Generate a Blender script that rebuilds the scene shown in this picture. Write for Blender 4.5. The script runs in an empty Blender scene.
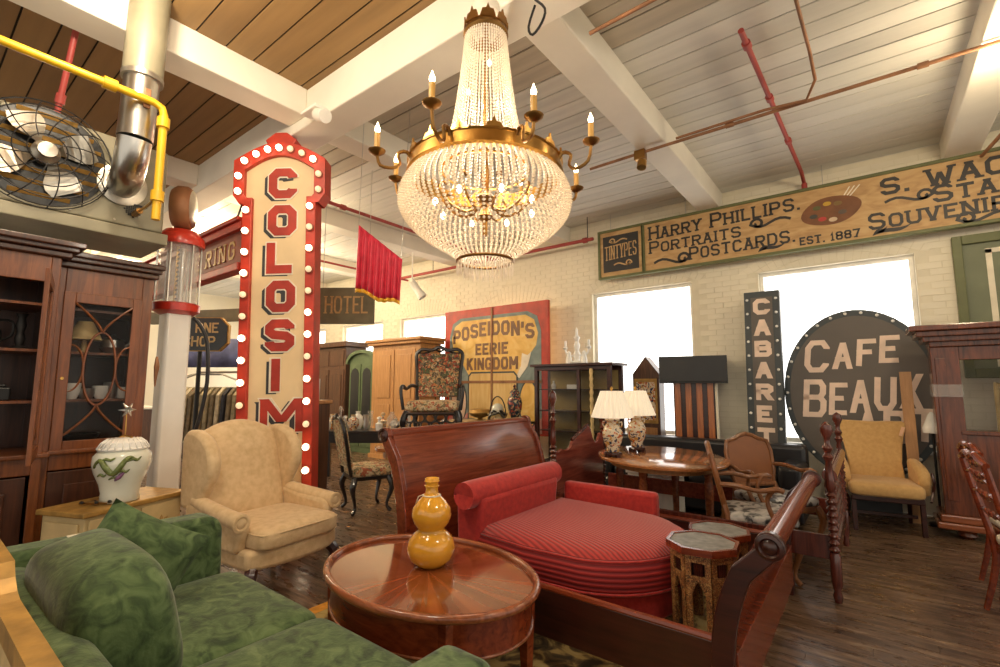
import bpy, bmesh, math, random
from mathutils import Vector, Matrix
random.seed(7)
scene = bpy.context.scene
COL = scene.collection
PI = math.pi
rad = math.radians
sin, cos = math.sin, math.cos

# ------------------------------------------------------------------ camera, world, exposure
cam_data = bpy.data.cameras.new('camera')
cam_data.sensor_width = 36.0
cam_data.lens = 17.1
cam_data.clip_start = 0.05
camera = bpy.data.objects.new('camera', cam_data)
COL.objects.link(camera)
camera.location = (0, 0, 1.45)
camera.rotation_euler = (rad(90) + math.atan(52 / 475), 0, rad(37.7))
scene.camera = camera

world = bpy.data.worlds.new('world')
scene.world = world
world.use_nodes = True
bg = world.node_tree.nodes['Background']
bg.inputs[0].default_value = (1.0, 0.90, 0.75, 1)
bg.inputs[1].default_value = 0.86
scene.view_settings.view_transform = 'Standard'
scene.view_settings.look = 'None'
scene.view_settings.gamma = 1
scene.view_settings.use_curve_mapping = False
scene.view_settings.exposure = 0.3

# ------------------------------------------------------------------ materials
def new_mat(name):
    m = bpy.data.materials.new(name)
    m.use_nodes = True
    nt = m.node_tree
    return m, nt, nt.nodes['Principled BSDF']

def ramp(nt, stops):
    r = nt.nodes.new('ShaderNodeValToRGB')
    e = r.color_ramp.elements
    while len(e) < len(stops):
        e.new(0.5)
    for i, (p, c) in enumerate(stops):
        e[i].position = p
        e[i].color = (*c, 1) if len(c) == 3 else c
    return r

def coords(nt, scale=(1, 1, 1), rot=(0, 0, 0), kind='Object'):
    tc = nt.nodes.new('ShaderNodeTexCoord')
    mp = nt.nodes.new('ShaderNodeMapping')
    mp.inputs['Scale'].default_value = scale
    mp.inputs['Rotation'].default_value = rot
    nt.links.new(tc.outputs[kind], mp.inputs[0])
    return mp

def add_bump(nt, b, out, strength=0.2, dist=0.01):
    bp = nt.nodes.new('ShaderNodeBump')
    bp.inputs['Strength'].default_value = strength
    bp.inputs['Distance'].default_value = dist
    nt.links.new(out, bp.inputs['Height'])
    nt.links.new(bp.outputs[0], b.inputs['Normal'])

def plain(name, c, rough=0.5, metal=0.0, var=0.12, vscale=6.0, bump=0.0, bscale=60.0, coat=0.0):
    m, nt, b = new_mat(name)
    mp = coords(nt)
    n = nt.nodes.new('ShaderNodeTexNoise')
    n.inputs['Scale'].default_value = vscale
    n.inputs['Detail'].default_value = 4
    nt.links.new(mp.outputs[0], n.inputs['Vector'])
    lo = tuple(x * (1 - var) for x in c)
    hi = tuple(min(1, x * (1 + var)) for x in c)
    r = ramp(nt, [(0.3, lo), (0.7, hi)])
    nt.links.new(n.outputs['Fac'], r.inputs[0])
    nt.links.new(r.outputs[0], b.inputs['Base Color'])
    b.inputs['Roughness'].default_value = rough
    b.inputs['Metallic'].default_value = metal
    if coat:
        b.inputs['Coat Weight'].default_value = coat
        b.inputs['Coat Roughness'].default_value = 0.12
    if bump:
        n2 = nt.nodes.new('ShaderNodeTexNoise')
        n2.inputs['Scale'].default_value = bscale
        n2.inputs['Detail'].default_value = 3
        nt.links.new(mp.outputs[0], n2.inputs['Vector'])
        add_bump(nt, b, n2.outputs['Fac'], bump, 0.004)
    return m

def wood(name, dark, light, rough=0.28, scale=(1.2, 14, 14), coat=0.25, rot=(0, 0, 0)):
    m, nt, b = new_mat(name)
    mp = coords(nt, scale, rot)
    n = nt.nodes.new('ShaderNodeTexNoise')
    n.inputs['Scale'].default_value = 2.2
    n.inputs['Detail'].default_value = 7
    n.inputs['Roughness'].default_value = 0.62
    n.inputs['Distortion'].default_value = 0.7
    nt.links.new(mp.outputs[0], n.inputs['Vector'])
    r = ramp(nt, [(0.28, dark), (0.5, tuple((a + c) / 2 for a, c in zip(dark, light))), (0.72, light)])
    nt.links.new(n.outputs['Fac'], r.inputs[0])
    nt.links.new(r.outputs[0], b.inputs['Base Color'])
    b.inputs['Roughness'].default_value = rough
    b.inputs['Coat Weight'].default_value = coat
    b.inputs['Coat Roughness'].default_value = 0.1
    add_bump(nt, b, n.outputs['Fac'], 0.05, 0.004)
    return m

def patterned(name, stops, scale=20.0, kind='voronoi', rough=0.85, bump=0.15, sheen=0.0, distort=0.0, stretch=(1, 1, 1)):
    m, nt, b = new_mat(name)
    mp = coords(nt, stretch)
    if kind == 'voronoi':
        t = nt.nodes.new('ShaderNodeTexVoronoi')
        t.inputs['Scale'].default_value = scale
        out = t.outputs['Color']
        n = nt.nodes.new('ShaderNodeTexNoise')
        n.inputs['Scale'].default_value = scale * 0.5
        n.inputs['Detail'].default_value = 3
        mx = nt.nodes.new('ShaderNodeMix'); mx.data_type = 'VECTOR'
        mx.inputs['Factor'].default_value = 0.12
        nt.links.new(mp.outputs[0], n.inputs['Vector'])
        nt.links.new(mp.outputs[0], mx.inputs[4]); nt.links.new(n.outputs['Color'], mx.inputs[5])
        nt.links.new(mx.outputs[1], t.inputs['Vector'])
        sp = nt.nodes.new('ShaderNodeSeparateColor')
        nt.links.new(out, sp.inputs[0]); fac = sp.outputs[0]
    else:
        t = nt.nodes.new('ShaderNodeTexNoise')
        t.inputs['Scale'].default_value = scale
        t.inputs['Detail'].default_value = 5
        t.inputs['Distortion'].default_value = distort
        nt.links.new(mp.outputs[0], t.inputs['Vector'])
        fac = t.outputs['Fac']
    r = ramp(nt, stops)
    if kind == 'voronoi':
        r.color_ramp.interpolation = 'CONSTANT'
    nt.links.new(fac, r.inputs[0])
    nt.links.new(r.outputs[0], b.inputs['Base Color'])
    b.inputs['Roughness'].default_value = rough
    if sheen:
        b.inputs['Sheen Weight'].default_value = sheen
        b.inputs['Sheen Roughness'].default_value = 0.4
    if bump:
        n3 = nt.nodes.new('ShaderNodeTexNoise'); n3.inputs['Scale'].default_value = 90
        nt.links.new(mp.outputs[0], n3.inputs['Vector'])
        add_bump(nt, b, n3.outputs['Fac'], bump, 0.004)
    return m

def emit(name, c, s, base=None):
    m, nt, b = new_mat(name)
    b.inputs['Base Color'].default_value = (*(base or c), 1)
    b.inputs['Emission Color'].default_value = (*c, 1)
    b.inputs['Emission Strength'].default_value = s
    b.inputs['Roughness'].default_value = 0.4
    return m

def glass(name, c=(1, 1, 1), rough=0.03, alpha=None):
    m, nt, b = new_mat(name)
    b.inputs['Base Color'].default_value = (*c, 1)
    b.inputs['Roughness'].default_value = rough
    b.inputs['IOR'].default_value = 1.45
    if alpha is None:
        b.inputs['Transmission Weight'].default_value = 1.0
    else:
        b.inputs['Alpha'].default_value = alpha
    return m

M = {}
M['mahogany'] = wood('mahogany', (0.085, 0.012, 0.004), (0.27, 0.048, 0.014), 0.24, coat=0.3)
M['mahogany_y'] = wood('mahogany_y', (0.085, 0.013, 0.005), (0.24, 0.044, 0.015), 0.22, (14, 1.0, 14), 0.3)
M['mahogany_dark'] = wood('mahogany_dark', (0.016, 0.004, 0.003), (0.060, 0.013, 0.008), 0.28, coat=0.2)
M['cherry'] = wood('cherry', (0.12, 0.03, 0.01), (0.34, 0.10, 0.035), 0.25, coat=0.4)
M['cabinet'] = wood('cabinet', (0.085, 0.022, 0.006), (0.26, 0.080, 0.020), 0.32, (14, 14, 1.2), 0.12)
M['cabinet_dark'] = wood('cabinet_dark', (0.03, 0.009, 0.004), (0.09, 0.028, 0.012), 0.35, (14, 14, 1.2), 0.15)
M['case_wood'] = wood('case_wood', (0.045, 0.011, 0.004), (0.19, 0.046, 0.014), 0.24, (12, 12, 1.2), 0.3)
M['walnut'] = wood('walnut', (0.045, 0.018, 0.009), (0.14, 0.06, 0.028), 0.4, (14, 14, 1.2), 0.1)
M['oak'] = wood('oak', (0.30, 0.13, 0.04), (0.52, 0.26, 0.09), 0.4, (14, 14, 1.2), 0.15)
M['oak_top'] = wood('oak_top', (0.30, 0.10, 0.03), (0.50, 0.21, 0.07), 0.16, (1.2, 12, 12), 0.6)
M['pine'] = wood('pine', (0.38, 0.18, 0.06), (0.58, 0.31, 0.12), 0.45, (14, 14, 1.2), 0.1)
M['orange_wood'] = wood('orange_wood', (0.25, 0.07, 0.02), (0.5, 0.17, 0.05), 0.3, (14, 14, 1.2), 0.3)
M['fruitwood'] = wood('fruitwood', (0.13, 0.045, 0.014), (0.32, 0.13, 0.045), 0.35, (10, 10, 2), 0.2)
M['black_wood'] = plain('black_wood', (0.012, 0.010, 0.010), 0.28, coat=0.3)
M['black_leather'] = plain('black_leather', (0.014, 0.014, 0.017), 0.35, bump=0.2, bscale=90)
M['black_paint'] = plain('black_paint', (0.018, 0.019, 0.021), 0.45)
M['cream_linen'] = patterned('cream_linen', [(0.25, (0.56, 0.385, 0.20)), (0.6, (0.68, 0.50, 0.285)), (0.85, (0.72, 0.54, 0.32))], 22, 'noise', 0.85, 0.25, 0.2)
M['gold_linen'] = patterned('gold_linen', [(0.25, (0.50, 0.29, 0.10)), (0.75, (0.62, 0.385, 0.15))], 30, 'noise', 0.85, 0.25, 0.2)
M['green_damask'] = patterned('green_damask', [(0.34, (0.022, 0.045, 0.014)), (0.46, (0.050, 0.090, 0.028)), (0.56, (0.080, 0.130, 0.045)), (0.72, (0.13, 0.19, 0.075))], 13, 'noise', 0.85, 0.4, 0.25, 1.2)
M['red_velvet'] = patterned('red_velvet', [(0.3, (0.30, 0.011, 0.010)), (0.7, (0.46, 0.026, 0.018))], 30, 'noise', 0.75, 0.2, 0.3)
M['needlepoint'] = patterned('needlepoint', [(0.0, (0.07, 0.06, 0.04)), (0.28, (0.20, 0.16, 0.10)), (0.45, (0.36, 0.06, 0.03)), (0.58, (0.45, 0.30, 0.14)), (0.70, (0.10, 0.13, 0.06)), (0.82, (0.5, 0.2, 0.08)), (0.92, (0.6, 0.46, 0.27))], 42, 'voronoi', 0.9, 0.3)
M['needlepoint_pale'] = patterned('needlepoint_pale', [(0.0, (0.16, 0.12, 0.07)), (0.18, (0.46, 0.36, 0.20)), (0.45, (0.36, 0.10, 0.05)), (0.56, (0.56, 0.45, 0.28)), (0.76, (0.14, 0.15, 0.07)), (0.84, (0.5, 0.25, 0.10)), (0.92, (0.6, 0.5, 0.32))], 40, 'voronoi', 0.9, 0.3)
M['leather_brown'] = plain('leather_brown', (0.24, 0.085, 0.025), 0.4)
M['silver_leather'] = patterned('silver_leather', [(0.42, (0.03, 0.03, 0.03)), (0.5, (0.42, 0.40, 0.37)), (0.7, (0.6, 0.58, 0.55))], 9, 'noise', 0.35, 0.0, 0, 1.5)
M['brass'] = plain('brass', (0.62, 0.36, 0.10), 0.28, 1.0, 0.25)
M['brass_dark'] = plain('brass_dark', (0.30, 0.16, 0.05), 0.35, 1.0, 0.25)
M['gold_leaf'] = plain('gold_leaf', (0.42, 0.24, 0.06), 0.45, 0.35, 0.3, 14, 0.3, 40)
M['gold_pale'] = plain('gold_pale', (0.62, 0.45, 0.20), 0.5, 0.1, 0.2, 14)
M['steel'] = plain('steel', (0.55, 0.54, 0.51), 0.28, 1.0, 0.2, 4)
M['galvanised'] = plain('galvanised', (0.48, 0.45, 0.39), 0.35, 0.9, 0.25, 7)
M['heater_paint'] = plain('heater_paint', (0.27, 0.245, 0.165), 0.45, 0.15, 0.18, 3)
M['dark_steel'] = plain('dark_steel', (0.03, 0.03, 0.03), 0.4, 0.6)
M['iron'] = plain('iron', (0.02, 0.018, 0.017), 0.5, 0.5)
M['yellow_paint'] = plain('yellow_paint', (0.72, 0.42, 0.015), 0.4)
M['red_paint'] = plain('red_paint', (0.42, 0.03, 0.02), 0.4)
M['pump_red'] = plain('pump_red', (0.52, 0.03, 0.015), 0.3, coat=0.4)
M['pipe_red'] = plain('pipe_red', (0.36, 0.05, 0.04), 0.5)
M['rust'] = plain('rust', (0.28, 0.13, 0.06), 0.55, 0.3, 0.3)
M['sign_red'] = plain('sign_red', (0.46, 0.035, 0.015), 0.45, 0, 0.25)
M['sign_red_dark'] = plain('sign_red_dark', (0.24, 0.045, 0.018), 0.55, 0, 0.3)
M['sign_cream'] = plain('sign_cream', (0.76, 0.58, 0.34), 0.5, 0, 0.10, 3)
M['sign_white'] = plain('sign_white', (0.8, 0.72, 0.58), 0.5)
M['sign_black'] = plain('sign_black', (0.025, 0.022, 0.02), 0.5)
M['letter_red'] = plain('letter_red', (0.40, 0.03, 0.015), 0.5, 0, 0.3)
M['letter_grey'] = plain('letter_grey', (0.035, 0.035, 0.04), 0.5)
M['tan_board'] = patterned('tan_board', [(0.25, (0.36, 0.20, 0.08)), (0.5, (0.50, 0.31, 0.13)), (0.8, (0.60, 0.41, 0.20))], 4, 'noise', 0.6, 0.05, 0, 1.0, (1, 1, 3))
M['olive_paint'] = plain('olive_paint', (0.12, 0.13, 0.045), 0.5)
M['green_paint'] = plain('green_paint', (0.16, 0.175, 0.10), 0.55, 0, 0.15, 3)
M['armoire_green'] = plain('armoire_green', (0.10, 0.145, 0.07), 0.5)
M['hotel_board'] = plain('hotel_board', (0.16, 0.14, 0.085), 0.6, 0, 0.2)
M['slate_sign'] = plain('slate_sign', (0.105, 0.088, 0.075), 0.5, 0, 0.12, 2)
M['slate_edge'] = plain('slate_edge', (0.035, 0.045, 0.05), 0.45)
M['pink_letter'] = plain('pink_letter', (0.78, 0.60, 0.48), 0.5)
M['beam_white'] = plain('beam_white', (0.80, 0.75, 0.64), 0.6, 0, 0.06, 2)
M['wall_white'] = plain('wall_white', (0.80, 0.735, 0.58), 0.65, 0, 0.06, 1.5)
M['mortar'] = plain('mortar', (0.73, 0.665, 0.51), 0.75, 0, 0.06)
M['porcelain'] = plain('porcelain', (0.72, 0.74, 0.64), 0.12, 0, 0.04, coat=0.4)
M['porcelain_white'] = plain('porcelain_white', (0.85, 0.84, 0.8), 0.2, 0, 0.03)
M['jar_green'] = plain('jar_green', (0.16, 0.20, 0.06), 0.2, 0, 0.4, 30)
M['jar_purple'] = plain('jar_purple', (0.22, 0.10, 0.20), 0.2, 0, 0.4, 30)
M['yellow_glaze'] = plain('yellow_glaze', (0.66, 0.31, 0.025), 0.12, 0, 0.15, 8, coat=0.6)
M['imari'] = patterned('imari', [(0.0, (0.72, 0.62, 0.46)), (0.4, (0.5, 0.12, 0.04)), (0.58, (0.04, 0.05, 0.10)), (0.72, (0.70, 0.58, 0.40)), (0.88, (0.55, 0.30, 0.08))], 38, 'voronoi', 0.15, 0.0)
M['urn_dark'] = patterned('urn_dark', [(0.0, (0.03, 0.04, 0.05)), (0.45, (0.5, 0.36, 0.18)), (0.62, (0.03, 0.05, 0.06)), (0.8, (0.4, 0.07, 0.04))], 40, 'voronoi', 0.2, 0.0)
M['stone_top'] = patterned('stone_top', [(0.3, (0.10, 0.095, 0.085)), (0.7, (0.25, 0.24, 0.21))], 18, 'noise', 0.5, 0.1)
M['inlay'] = patterned('inlay', [(0.0, (0.05, 0.02, 0.01)), (0.3, (0.30, 0.12, 0.035)), (0.6, (0.18, 0.06, 0.02)), (0.82, (0.48, 0.28, 0.10))], 110, 'voronoi', 0.4, 0.0)
M['painted_chest'] = plain('painted_chest', (0.58, 0.44, 0.22), 0.45, 0, 0.12, 8)
M['chest_motif'] = plain('chest_motif', (0.34, 0.21, 0.07), 0.5, 0, 0.4, 30)
M['glass'] = glass('glass', (0.02, 0.02, 0.02), 0.03, 0.16)
M['glass_clear'] = glass('glass_clear', (0.75, 0.75, 0.72), 0.03, 0.25)
m, nt, b = new_mat('crystal')
b.inputs['Base Color'].default_value = (0.92, 0.86, 0.76, 1); b.inputs['Roughness'].default_value = 0.08; b.inputs['Specular IOR Level'].default_value = 1.0
tr = nt.nodes.new('ShaderNodeBsdfTranslucent'); tr.inputs[0].default_value = (1.0, 0.93, 0.82, 1)
mxs = nt.nodes.new('ShaderNodeMixShader'); mxs.inputs[0].default_value = 0.5
nt.links.new(b.outputs[0], mxs.inputs[1]); nt.links.new(tr.outputs[0], mxs.inputs[2]); nt.links.new(mxs.outputs[0], nt.nodes['Material Output'].inputs[0])
M['crystal'] = m
M['window_glow'] = emit('window_glow', (1.0, 0.985, 0.95), 2.3)
M['bulb'] = emit('bulb', (1.0, 0.80, 0.52), 9.0, (1, 0.9, 0.75))
M['bulb_dim'] = emit('bulb_dim', (1.0, 0.72, 0.42), 0.5, (0.9, 0.7, 0.5))
M['flame_bulb'] = emit('flame_bulb', (1.0, 0.78, 0.45), 16.0)
M['lamp_glow'] = emit('lamp_glow', (1.0, 0.90, 0.70), 14.0)
M['candle_sleeve'] = plain('candle_sleeve', (0.55, 0.30, 0.06), 0.45)
M['valance'] = patterned('valance', [(0.3, (0.46, 0.008, 0.03)), (0.7, (0.62, 0.02, 0.055))], 12, 'noise', 0.5, 0.0, 0.3)
M['fringe'] = plain('fringe', (0.75, 0.42, 0.04), 0.5)
M['shade_fabric'] = emit('shade_fabric', (1.0, 0.88, 0.68), 0.28, (0.80, 0.70, 0.52))
M['paper'] = plain('paper', (0.75, 0.68, 0.52), 0.7)
M['paper_tag'] = plain('paper_tag', (0.72, 0.45, 0.28), 0.7)
M['cardboard'] = plain('cardboard', (0.55, 0.38, 0.2), 0.7)
M['spool_wood'] = wood('spool_wood', (0.035, 0.008, 0.006), (0.16, 0.035, 0.02), 0.2, (14, 14, 1.2), 0.5)
M['scallop_wood'] = wood('scallop_wood', (0.15, 0.03, 0.02), (0.34, 0.075, 0.045), 0.22, (14, 1.2, 14), 0.5)
M['blue_cloth'] = plain('blue_cloth', (0.08, 0.09, 0.20), 0.7, 0, 0.4, 5)
M['white_paint'] = plain('white_paint', (0.8, 0.77, 0.7), 0.5)
# ------------------------------------------------------------------ mesh helpers
class MB:
    def __init__(s):
        s.v = []; s.f = []
    def add(s, vs, fs):
        o = len(s.v)
        s.v += [tuple(p) for p in vs]
        s.f += [tuple(i + o for i in f) for f in fs]
        return s
    def box(s, c, d, rz=0.0, mat=None):
        x, y, z = d[0] / 2, d[1] / 2, d[2] / 2
        vs = [Vector((a * x, b * y, e * z)) for e in (-1, 1) for a, b in ((-1, -1), (1, -1), (1, 1), (-1, 1))]
        if rz: vs = [Matrix.Rotation(rz, 3, 'Z') @ p for p in vs]
        if mat: vs = [mat @ p for p in vs]
        vs = [p + Vector(c) for p in vs]
        return s.add(vs, [(3, 2, 1, 0), (4, 5, 6, 7), (0, 1, 5, 4), (1, 2, 6, 5), (2, 3, 7, 6), (3, 0, 4, 7)])
    def bx(s, x0, x1, y0, y1, z0, z1):
        return s.box(((x0 + x1) / 2, (y0 + y1) / 2, (z0 + z1) / 2), (abs(x1 - x0), abs(y1 - y0), abs(z1 - z0)))
    def lathe(s, prof, c=(0, 0, 0), seg=20, rot=None, sx=1.0, sy=1.0):
        vs = []; n = len(prof)
        for k in range(seg):
            a = 2 * PI * k / seg
            for r, z in prof:
                p = Vector((r * cos(a) * sx, r * sin(a) * sy, z))
                if rot: p = rot @ p
                vs.append(p + Vector(c))
        fs = []
        for k in range(seg):
            k2 = (k + 1) % seg
            for i in range(n - 1):
                fs.append((k * n + i, k2 * n + i, k2 * n + i + 1, k * n + i + 1))
        if not (abs(prof[0][0] - prof[-1][0]) < 1e-6 and abs(prof[0][1] - prof[-1][1]) < 1e-6):
            fs.append(tuple(k * n for k in reversed(range(seg))))
            fs.append(tuple(k * n + n - 1 for k in range(seg)))
        return s.add(vs, fs)
    def cyl(s, p0, p1, r, seg=12, r1=None):
        return s.tube([p0, p1], [r, r1 if r1 is not None else r], seg)
    def tube(s, pts, r, seg=8, closed=False, sp=True):
        pts = [Vector(p) for p in pts]; n = len(pts)
        if not isinstance(r, (list, tuple)): r = [r] * n
        if sp and not closed and 4 <= n <= 16:
            np_, nr = [], []
            for i in range(n - 1):
                p0, p1, p2, p3 = pts[max(0, i - 1)], pts[i], pts[i + 1], pts[min(n - 1, i + 2)]
                for q in range(3):
                    t = q / 3
                    np_.append(0.5 * ((2 * p1) + (p2 - p0) * t + (2 * p0 - 5 * p1 + 4 * p2 - p3) * t * t + (3 * p1 - p0 - 3 * p2 + p3) * t ** 3))
                    nr.append(r[i] + (r[i + 1] - r[i]) * t)
            np_.append(pts[-1]); nr.append(r[-1])
            pts, r, n = np_, nr, len(np_)
        vs = []; prev = None
        for i in range(n):
            a = pts[i - 1] if (i > 0 or closed) else pts[i]
            b = pts[(i + 1) % n] if (i < n - 1 or closed) else pts[i]
            t = (b - a)
            t = t.normalized() if t.length > 1e-9 else Vector((0, 0, 1))
            if prev is None:
                u = t.cross(Vector((0, 0, 1)))
                if u.length < 1e-3: u = t.cross(Vector((1, 0, 0)))
            else:
                u = prev - t * prev.dot(t)
                if u.length < 1e-4: u = t.cross(Vector((1, 0, 0)))
            u.normalize(); prev = u
            w = t.cross(u)
            for k in range(seg):
                an = 2 * PI * k / seg
                vs.append(pts[i] + (u * cos(an) + w * sin(an)) * r[i])
        fs = []
        for i in range(n if closed else n - 1):
            j = (i + 1) % n
            for k in range(seg):
                k2 = (k + 1) % seg
                fs.append((i * seg + k, i * seg + k2, j * seg + k2, j * seg + k))
        if not closed:
            fs.append(tuple(reversed(range(seg))))
            fs.append(tuple((n - 1) * seg + k for k in range(seg)))
        return s.add(vs, fs)
    def prism(s, poly, axis, a, b):
        n = len(poly)
        def mk(p, t):
            return {'x': (t, p[0], p[1]), 'y': (p[0], t, p[1]), 'z': (p[0], p[1], t)}[axis]
        vs = [mk(p, a) for p in poly] + [mk(p, b) for p in poly]
        fs = [tuple(reversed(range(n))), tuple(range(n, 2 * n))]
        fs += [(i, (i + 1) % n, n + (i + 1) % n, n + i) for i in range(n)]
        return s.add(vs, fs)
    def pad(s, c, d, e=0.45, e2=None, res=16, rot=None):
        e2 = e if e2 is None else e2
        def pw(v, p): return math.copysign(abs(v) ** p, v)
        vs = []; R = res; K = res * 2
        for i in range(R + 1):
            ph = -PI / 2 + PI * i / R
            for k in range(K):
                th = 2 * PI * k / K
                p = Vector((d[0] / 2 * pw(cos(ph), e2) * pw(cos(th), e), d[1] / 2 * pw(cos(ph), e2) * pw(sin(th), e), d[2] / 2 * pw(sin(ph), e2)))
                if rot: p = rot @ p
                vs.append(p + Vector(c))
        fs = []
        for i in range(R):
            for k in range(K):
                k2 = (k + 1) % K
                fs.append((i * K + k, i * K + k2, (i + 1) * K + k2, (i + 1) * K + k))
        return s.add(vs, fs)
    def sheet(s, fn, nu, nv, thick=None):
        vs = [fn(i / nu, j / nv) for i in range(nu + 1) for j in range(nv + 1)]
        fs = [(i * (nv + 1) + j, (i + 1) * (nv + 1) + j, (i + 1) * (nv + 1) + j + 1, i * (nv + 1) + j + 1) for i in range(nu) for j in range(nv)]
        return s.add(vs, fs)
    def ball(s, c, r, seg=10, sz=1.0):
        pr = [(max(1e-4, r * cos(-PI / 2 + PI * i / 8)), r * sz * sin(-PI / 2 + PI * i / 8)) for i in range(9)]
        return s.lathe(pr, c, seg)
    def octa(s, c, r, rz):
        x, y, z = c
        return s.add([(x + r, y, z), (x, y + r, z), (x - r, y, z), (x, y - r, z), (x, y, z + rz), (x, y, z - rz)],
                     [(0, 1, 4), (1, 2, 4), (2, 3, 4), (3, 0, 4), (1, 0, 5), (2, 1, 5), (3, 2, 5), (0, 3, 5)])
    def xf(s, m):
        s.v = [tuple(m @ Vector(p)) for p in s.v]
        return s
    def mesh(s, name):
        me = bpy.data.meshes.new(name)
        me.from_pydata(s.v, [], s.f)
        bm = bmesh.new(); bm.from_mesh(me)
        bmesh.ops.recalc_face_normals(bm, faces=bm.faces)
        bm.to_mesh(me); bm.free()
        return me

def obj(name, mb, mat, parent=None, smooth=False, bevel=0.0, seg=2, solid=0.0, sub=0):
    me = mb.mesh(name) if isinstance(mb, MB) else mb
    if not me.materials:
        me.materials.append(M[mat] if isinstance(mat, str) else mat)
    o = bpy.data.objects.new(name, me)
    COL.objects.link(o)
    if parent: o.parent = parent
    if smooth and isinstance(mb, MB):
        for p in me.polygons: p.use_smooth = True
        if smooth != 'all':
            try: me.set_sharp_from_angle(angle=rad(38))
            except Exception: pass
    if solid:
        m = o.modifiers.new('thickness', 'SOLIDIFY'); m.thickness = solid; m.offset = 0
    if bevel:
        m = o.modifiers.new('bevel', 'BEVEL'); m.width = bevel; m.segments = seg; m.limit_method = 'ANGLE'; m.angle_limit = rad(35)
    if sub:
        m = o.modifiers.new('sub', 'SUBSURF'); m.levels = sub; m.render_levels = sub
    return o

def tag(o, label, cat, group=None):
    o['label'] = label; o['category'] = cat
    if group: o['group'] = group
    return o

def thing(name, label, cat, loc=(0, 0, 0), rz=0.0, group=None, rot=None):
    o = bpy.data.objects.new(name, None)
    o.empty_display_size = 0.05
    COL.objects.link(o)
    o.location = loc
    o.rotation_euler = rot if rot else (0, 0, rz)
    return tag(o, label, cat, group)

def struct(o, sub=None):
    o['kind'] = 'structure'
    return o

def stuff(o):
    o['kind'] = 'stuff'
    return o

def dup(root, loc, rz, label=None, rot=None):
    r = root.copy(); COL.objects.link(r); r.location = loc
    r.rotation_euler = rot if rot else (0, 0, rz)
    if label: r['label'] = label
    def rec(a, b):
        for ch in list(a.children):
            c = ch.copy(); COL.objects.link(c); c.parent = b
            rec(ch, c)
    rec(root, r)
    return r

# ------------------------------------------------------------------ stroke lettering (geometry, thin raised paint)
O_ = [(0, .2), (0, .8), (.22, 1), (.78, 1), (1, .8), (1, .2), (.78, 0), (.22, 0), (0, .2)]
GL = {
 'A': [[(0, 0), (.5, 1)], [(.5, 1), (1, 0)], [(.2, .34), (.8, .34)]],
 'B': [[(0, 0), (0, 1), (.78, 1), (.95, .87), (.95, .66), (.8, .53), (0, .53)], [(.8, .53), (1, .4), (1, .14), (.82, 0), (0, 0)]],
 'C': [[(1, .76), (1, .8), (.78, 1), (.22, 1), (0, .8), (0, .2), (.22, 0), (.78, 0), (1, .2), (1, .24)]],
 'D': [[(0, 0), (0, 1), (.72, 1), (1, .76), (1, .24), (.72, 0), (0, 0)]],
 'E': [[(1, 1), (0, 1), (0, 0), (1, 0)], [(0, .52), (.72, .52)]],
 'F': [[(1, 1), (0, 1), (0, 0)], [(0, .52), (.72, .52)]],
 'G': [[(1, .72), (1, .82), (.78, 1), (.22, 1), (0, .8), (0, .2), (.22, 0), (.78, 0), (1, .18), (1, .46), (.6, .46)]],
 'H': [[(0, 0), (0, 1)], [(1, 0), (1, 1)], [(0, .52), (1, .52)]],
 'I': [[(.5, 0), (.5, 1)]],
 'K': [[(0, 0), (0, 1)], [(1, 1), (0, .42)], [(.3, .58), (1, 0)]],
 'L': [[(0, 1), (0, 0), (1, 0)]],
 'M': [[(0, 0), (0, 1)], [(0, 1), (.5, .25)], [(.5, .25), (1, 1)], [(1, 1), (1, 0)]],
 'N': [[(0, 0), (0, 1)], [(0, 1), (1, 0)], [(1, 0), (1, 1)]],
 'O': [O_],
 'P': [[(0, 0), (0, 1), (.78, 1), (1, .86), (1, .60), (.78, .46), (0, .46)]],
 'R': [[(0, 0), (0, 1), (.78, 1), (1, .86), (1, .64), (.78, .5), (0, .5)], [(.5, .5), (1, 0)]],
 'S': [[(1, .78), (1, .84), (.8, 1), (.2, 1), (0, .84), (0, .66), (.2, .53), (.8, .47), (1, .34), (1, .16), (.8, 0), (.2, 0), (0, .16), (0, .22)]],
 'T': [[(.5, 0), (.5, 1)], [(0, 1), (1, 1)]],
 'U': [[(0, 1), (0, .2), (.22, 0), (.78, 0), (1, .2), (1, 1)]],
 'V': [[(0, 1), (.5, 0)], [(.5, 0), (1, 1)]],
 'W': [[(0, 1), (.27, 0)], [(.27, 0), (.5, .8)], [(.5, .8), (.73, 0)], [(.73, 0), (1, 1)]],
 'X': [[(0, 0), (1, 1)], [(0, 1), (1, 0)]],
 'Y': [[(.5, 0), (.5, .48)], [(0, 1), (.5, .48)], [(.5, .48), (1, 1)]],
 '1': [[(.2, .78), (.55, 1), (.55, 0)]],
 '7': [[(0, 1), (1, 1), (.4, 0)]],
 '8': [[(.2, .53), (0, .68), (0, .86), (.2, 1), (.8, 1), (1, .86), (1, .68), (.8, .53), (.2, .53), (0, .38), (0, .15), (.2, 0), (.8, 0), (1, .15), (1, .38), (.8, .53)]],
 '.': [[(.35, 0), (.65, 0)]], "'": [[(.5, .75), (.5, 1)]],
}
SERIF = {'H': 4, 'I': 2, 'K': 3, 'N': 3, 'M': 4, 'A': 2, 'V': 2, 'W': 2, 'Y': 3, 'X': 4, 'P': 1, 'R': 2, 'T': 1, 'F': 1, 'U': 2}

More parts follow.
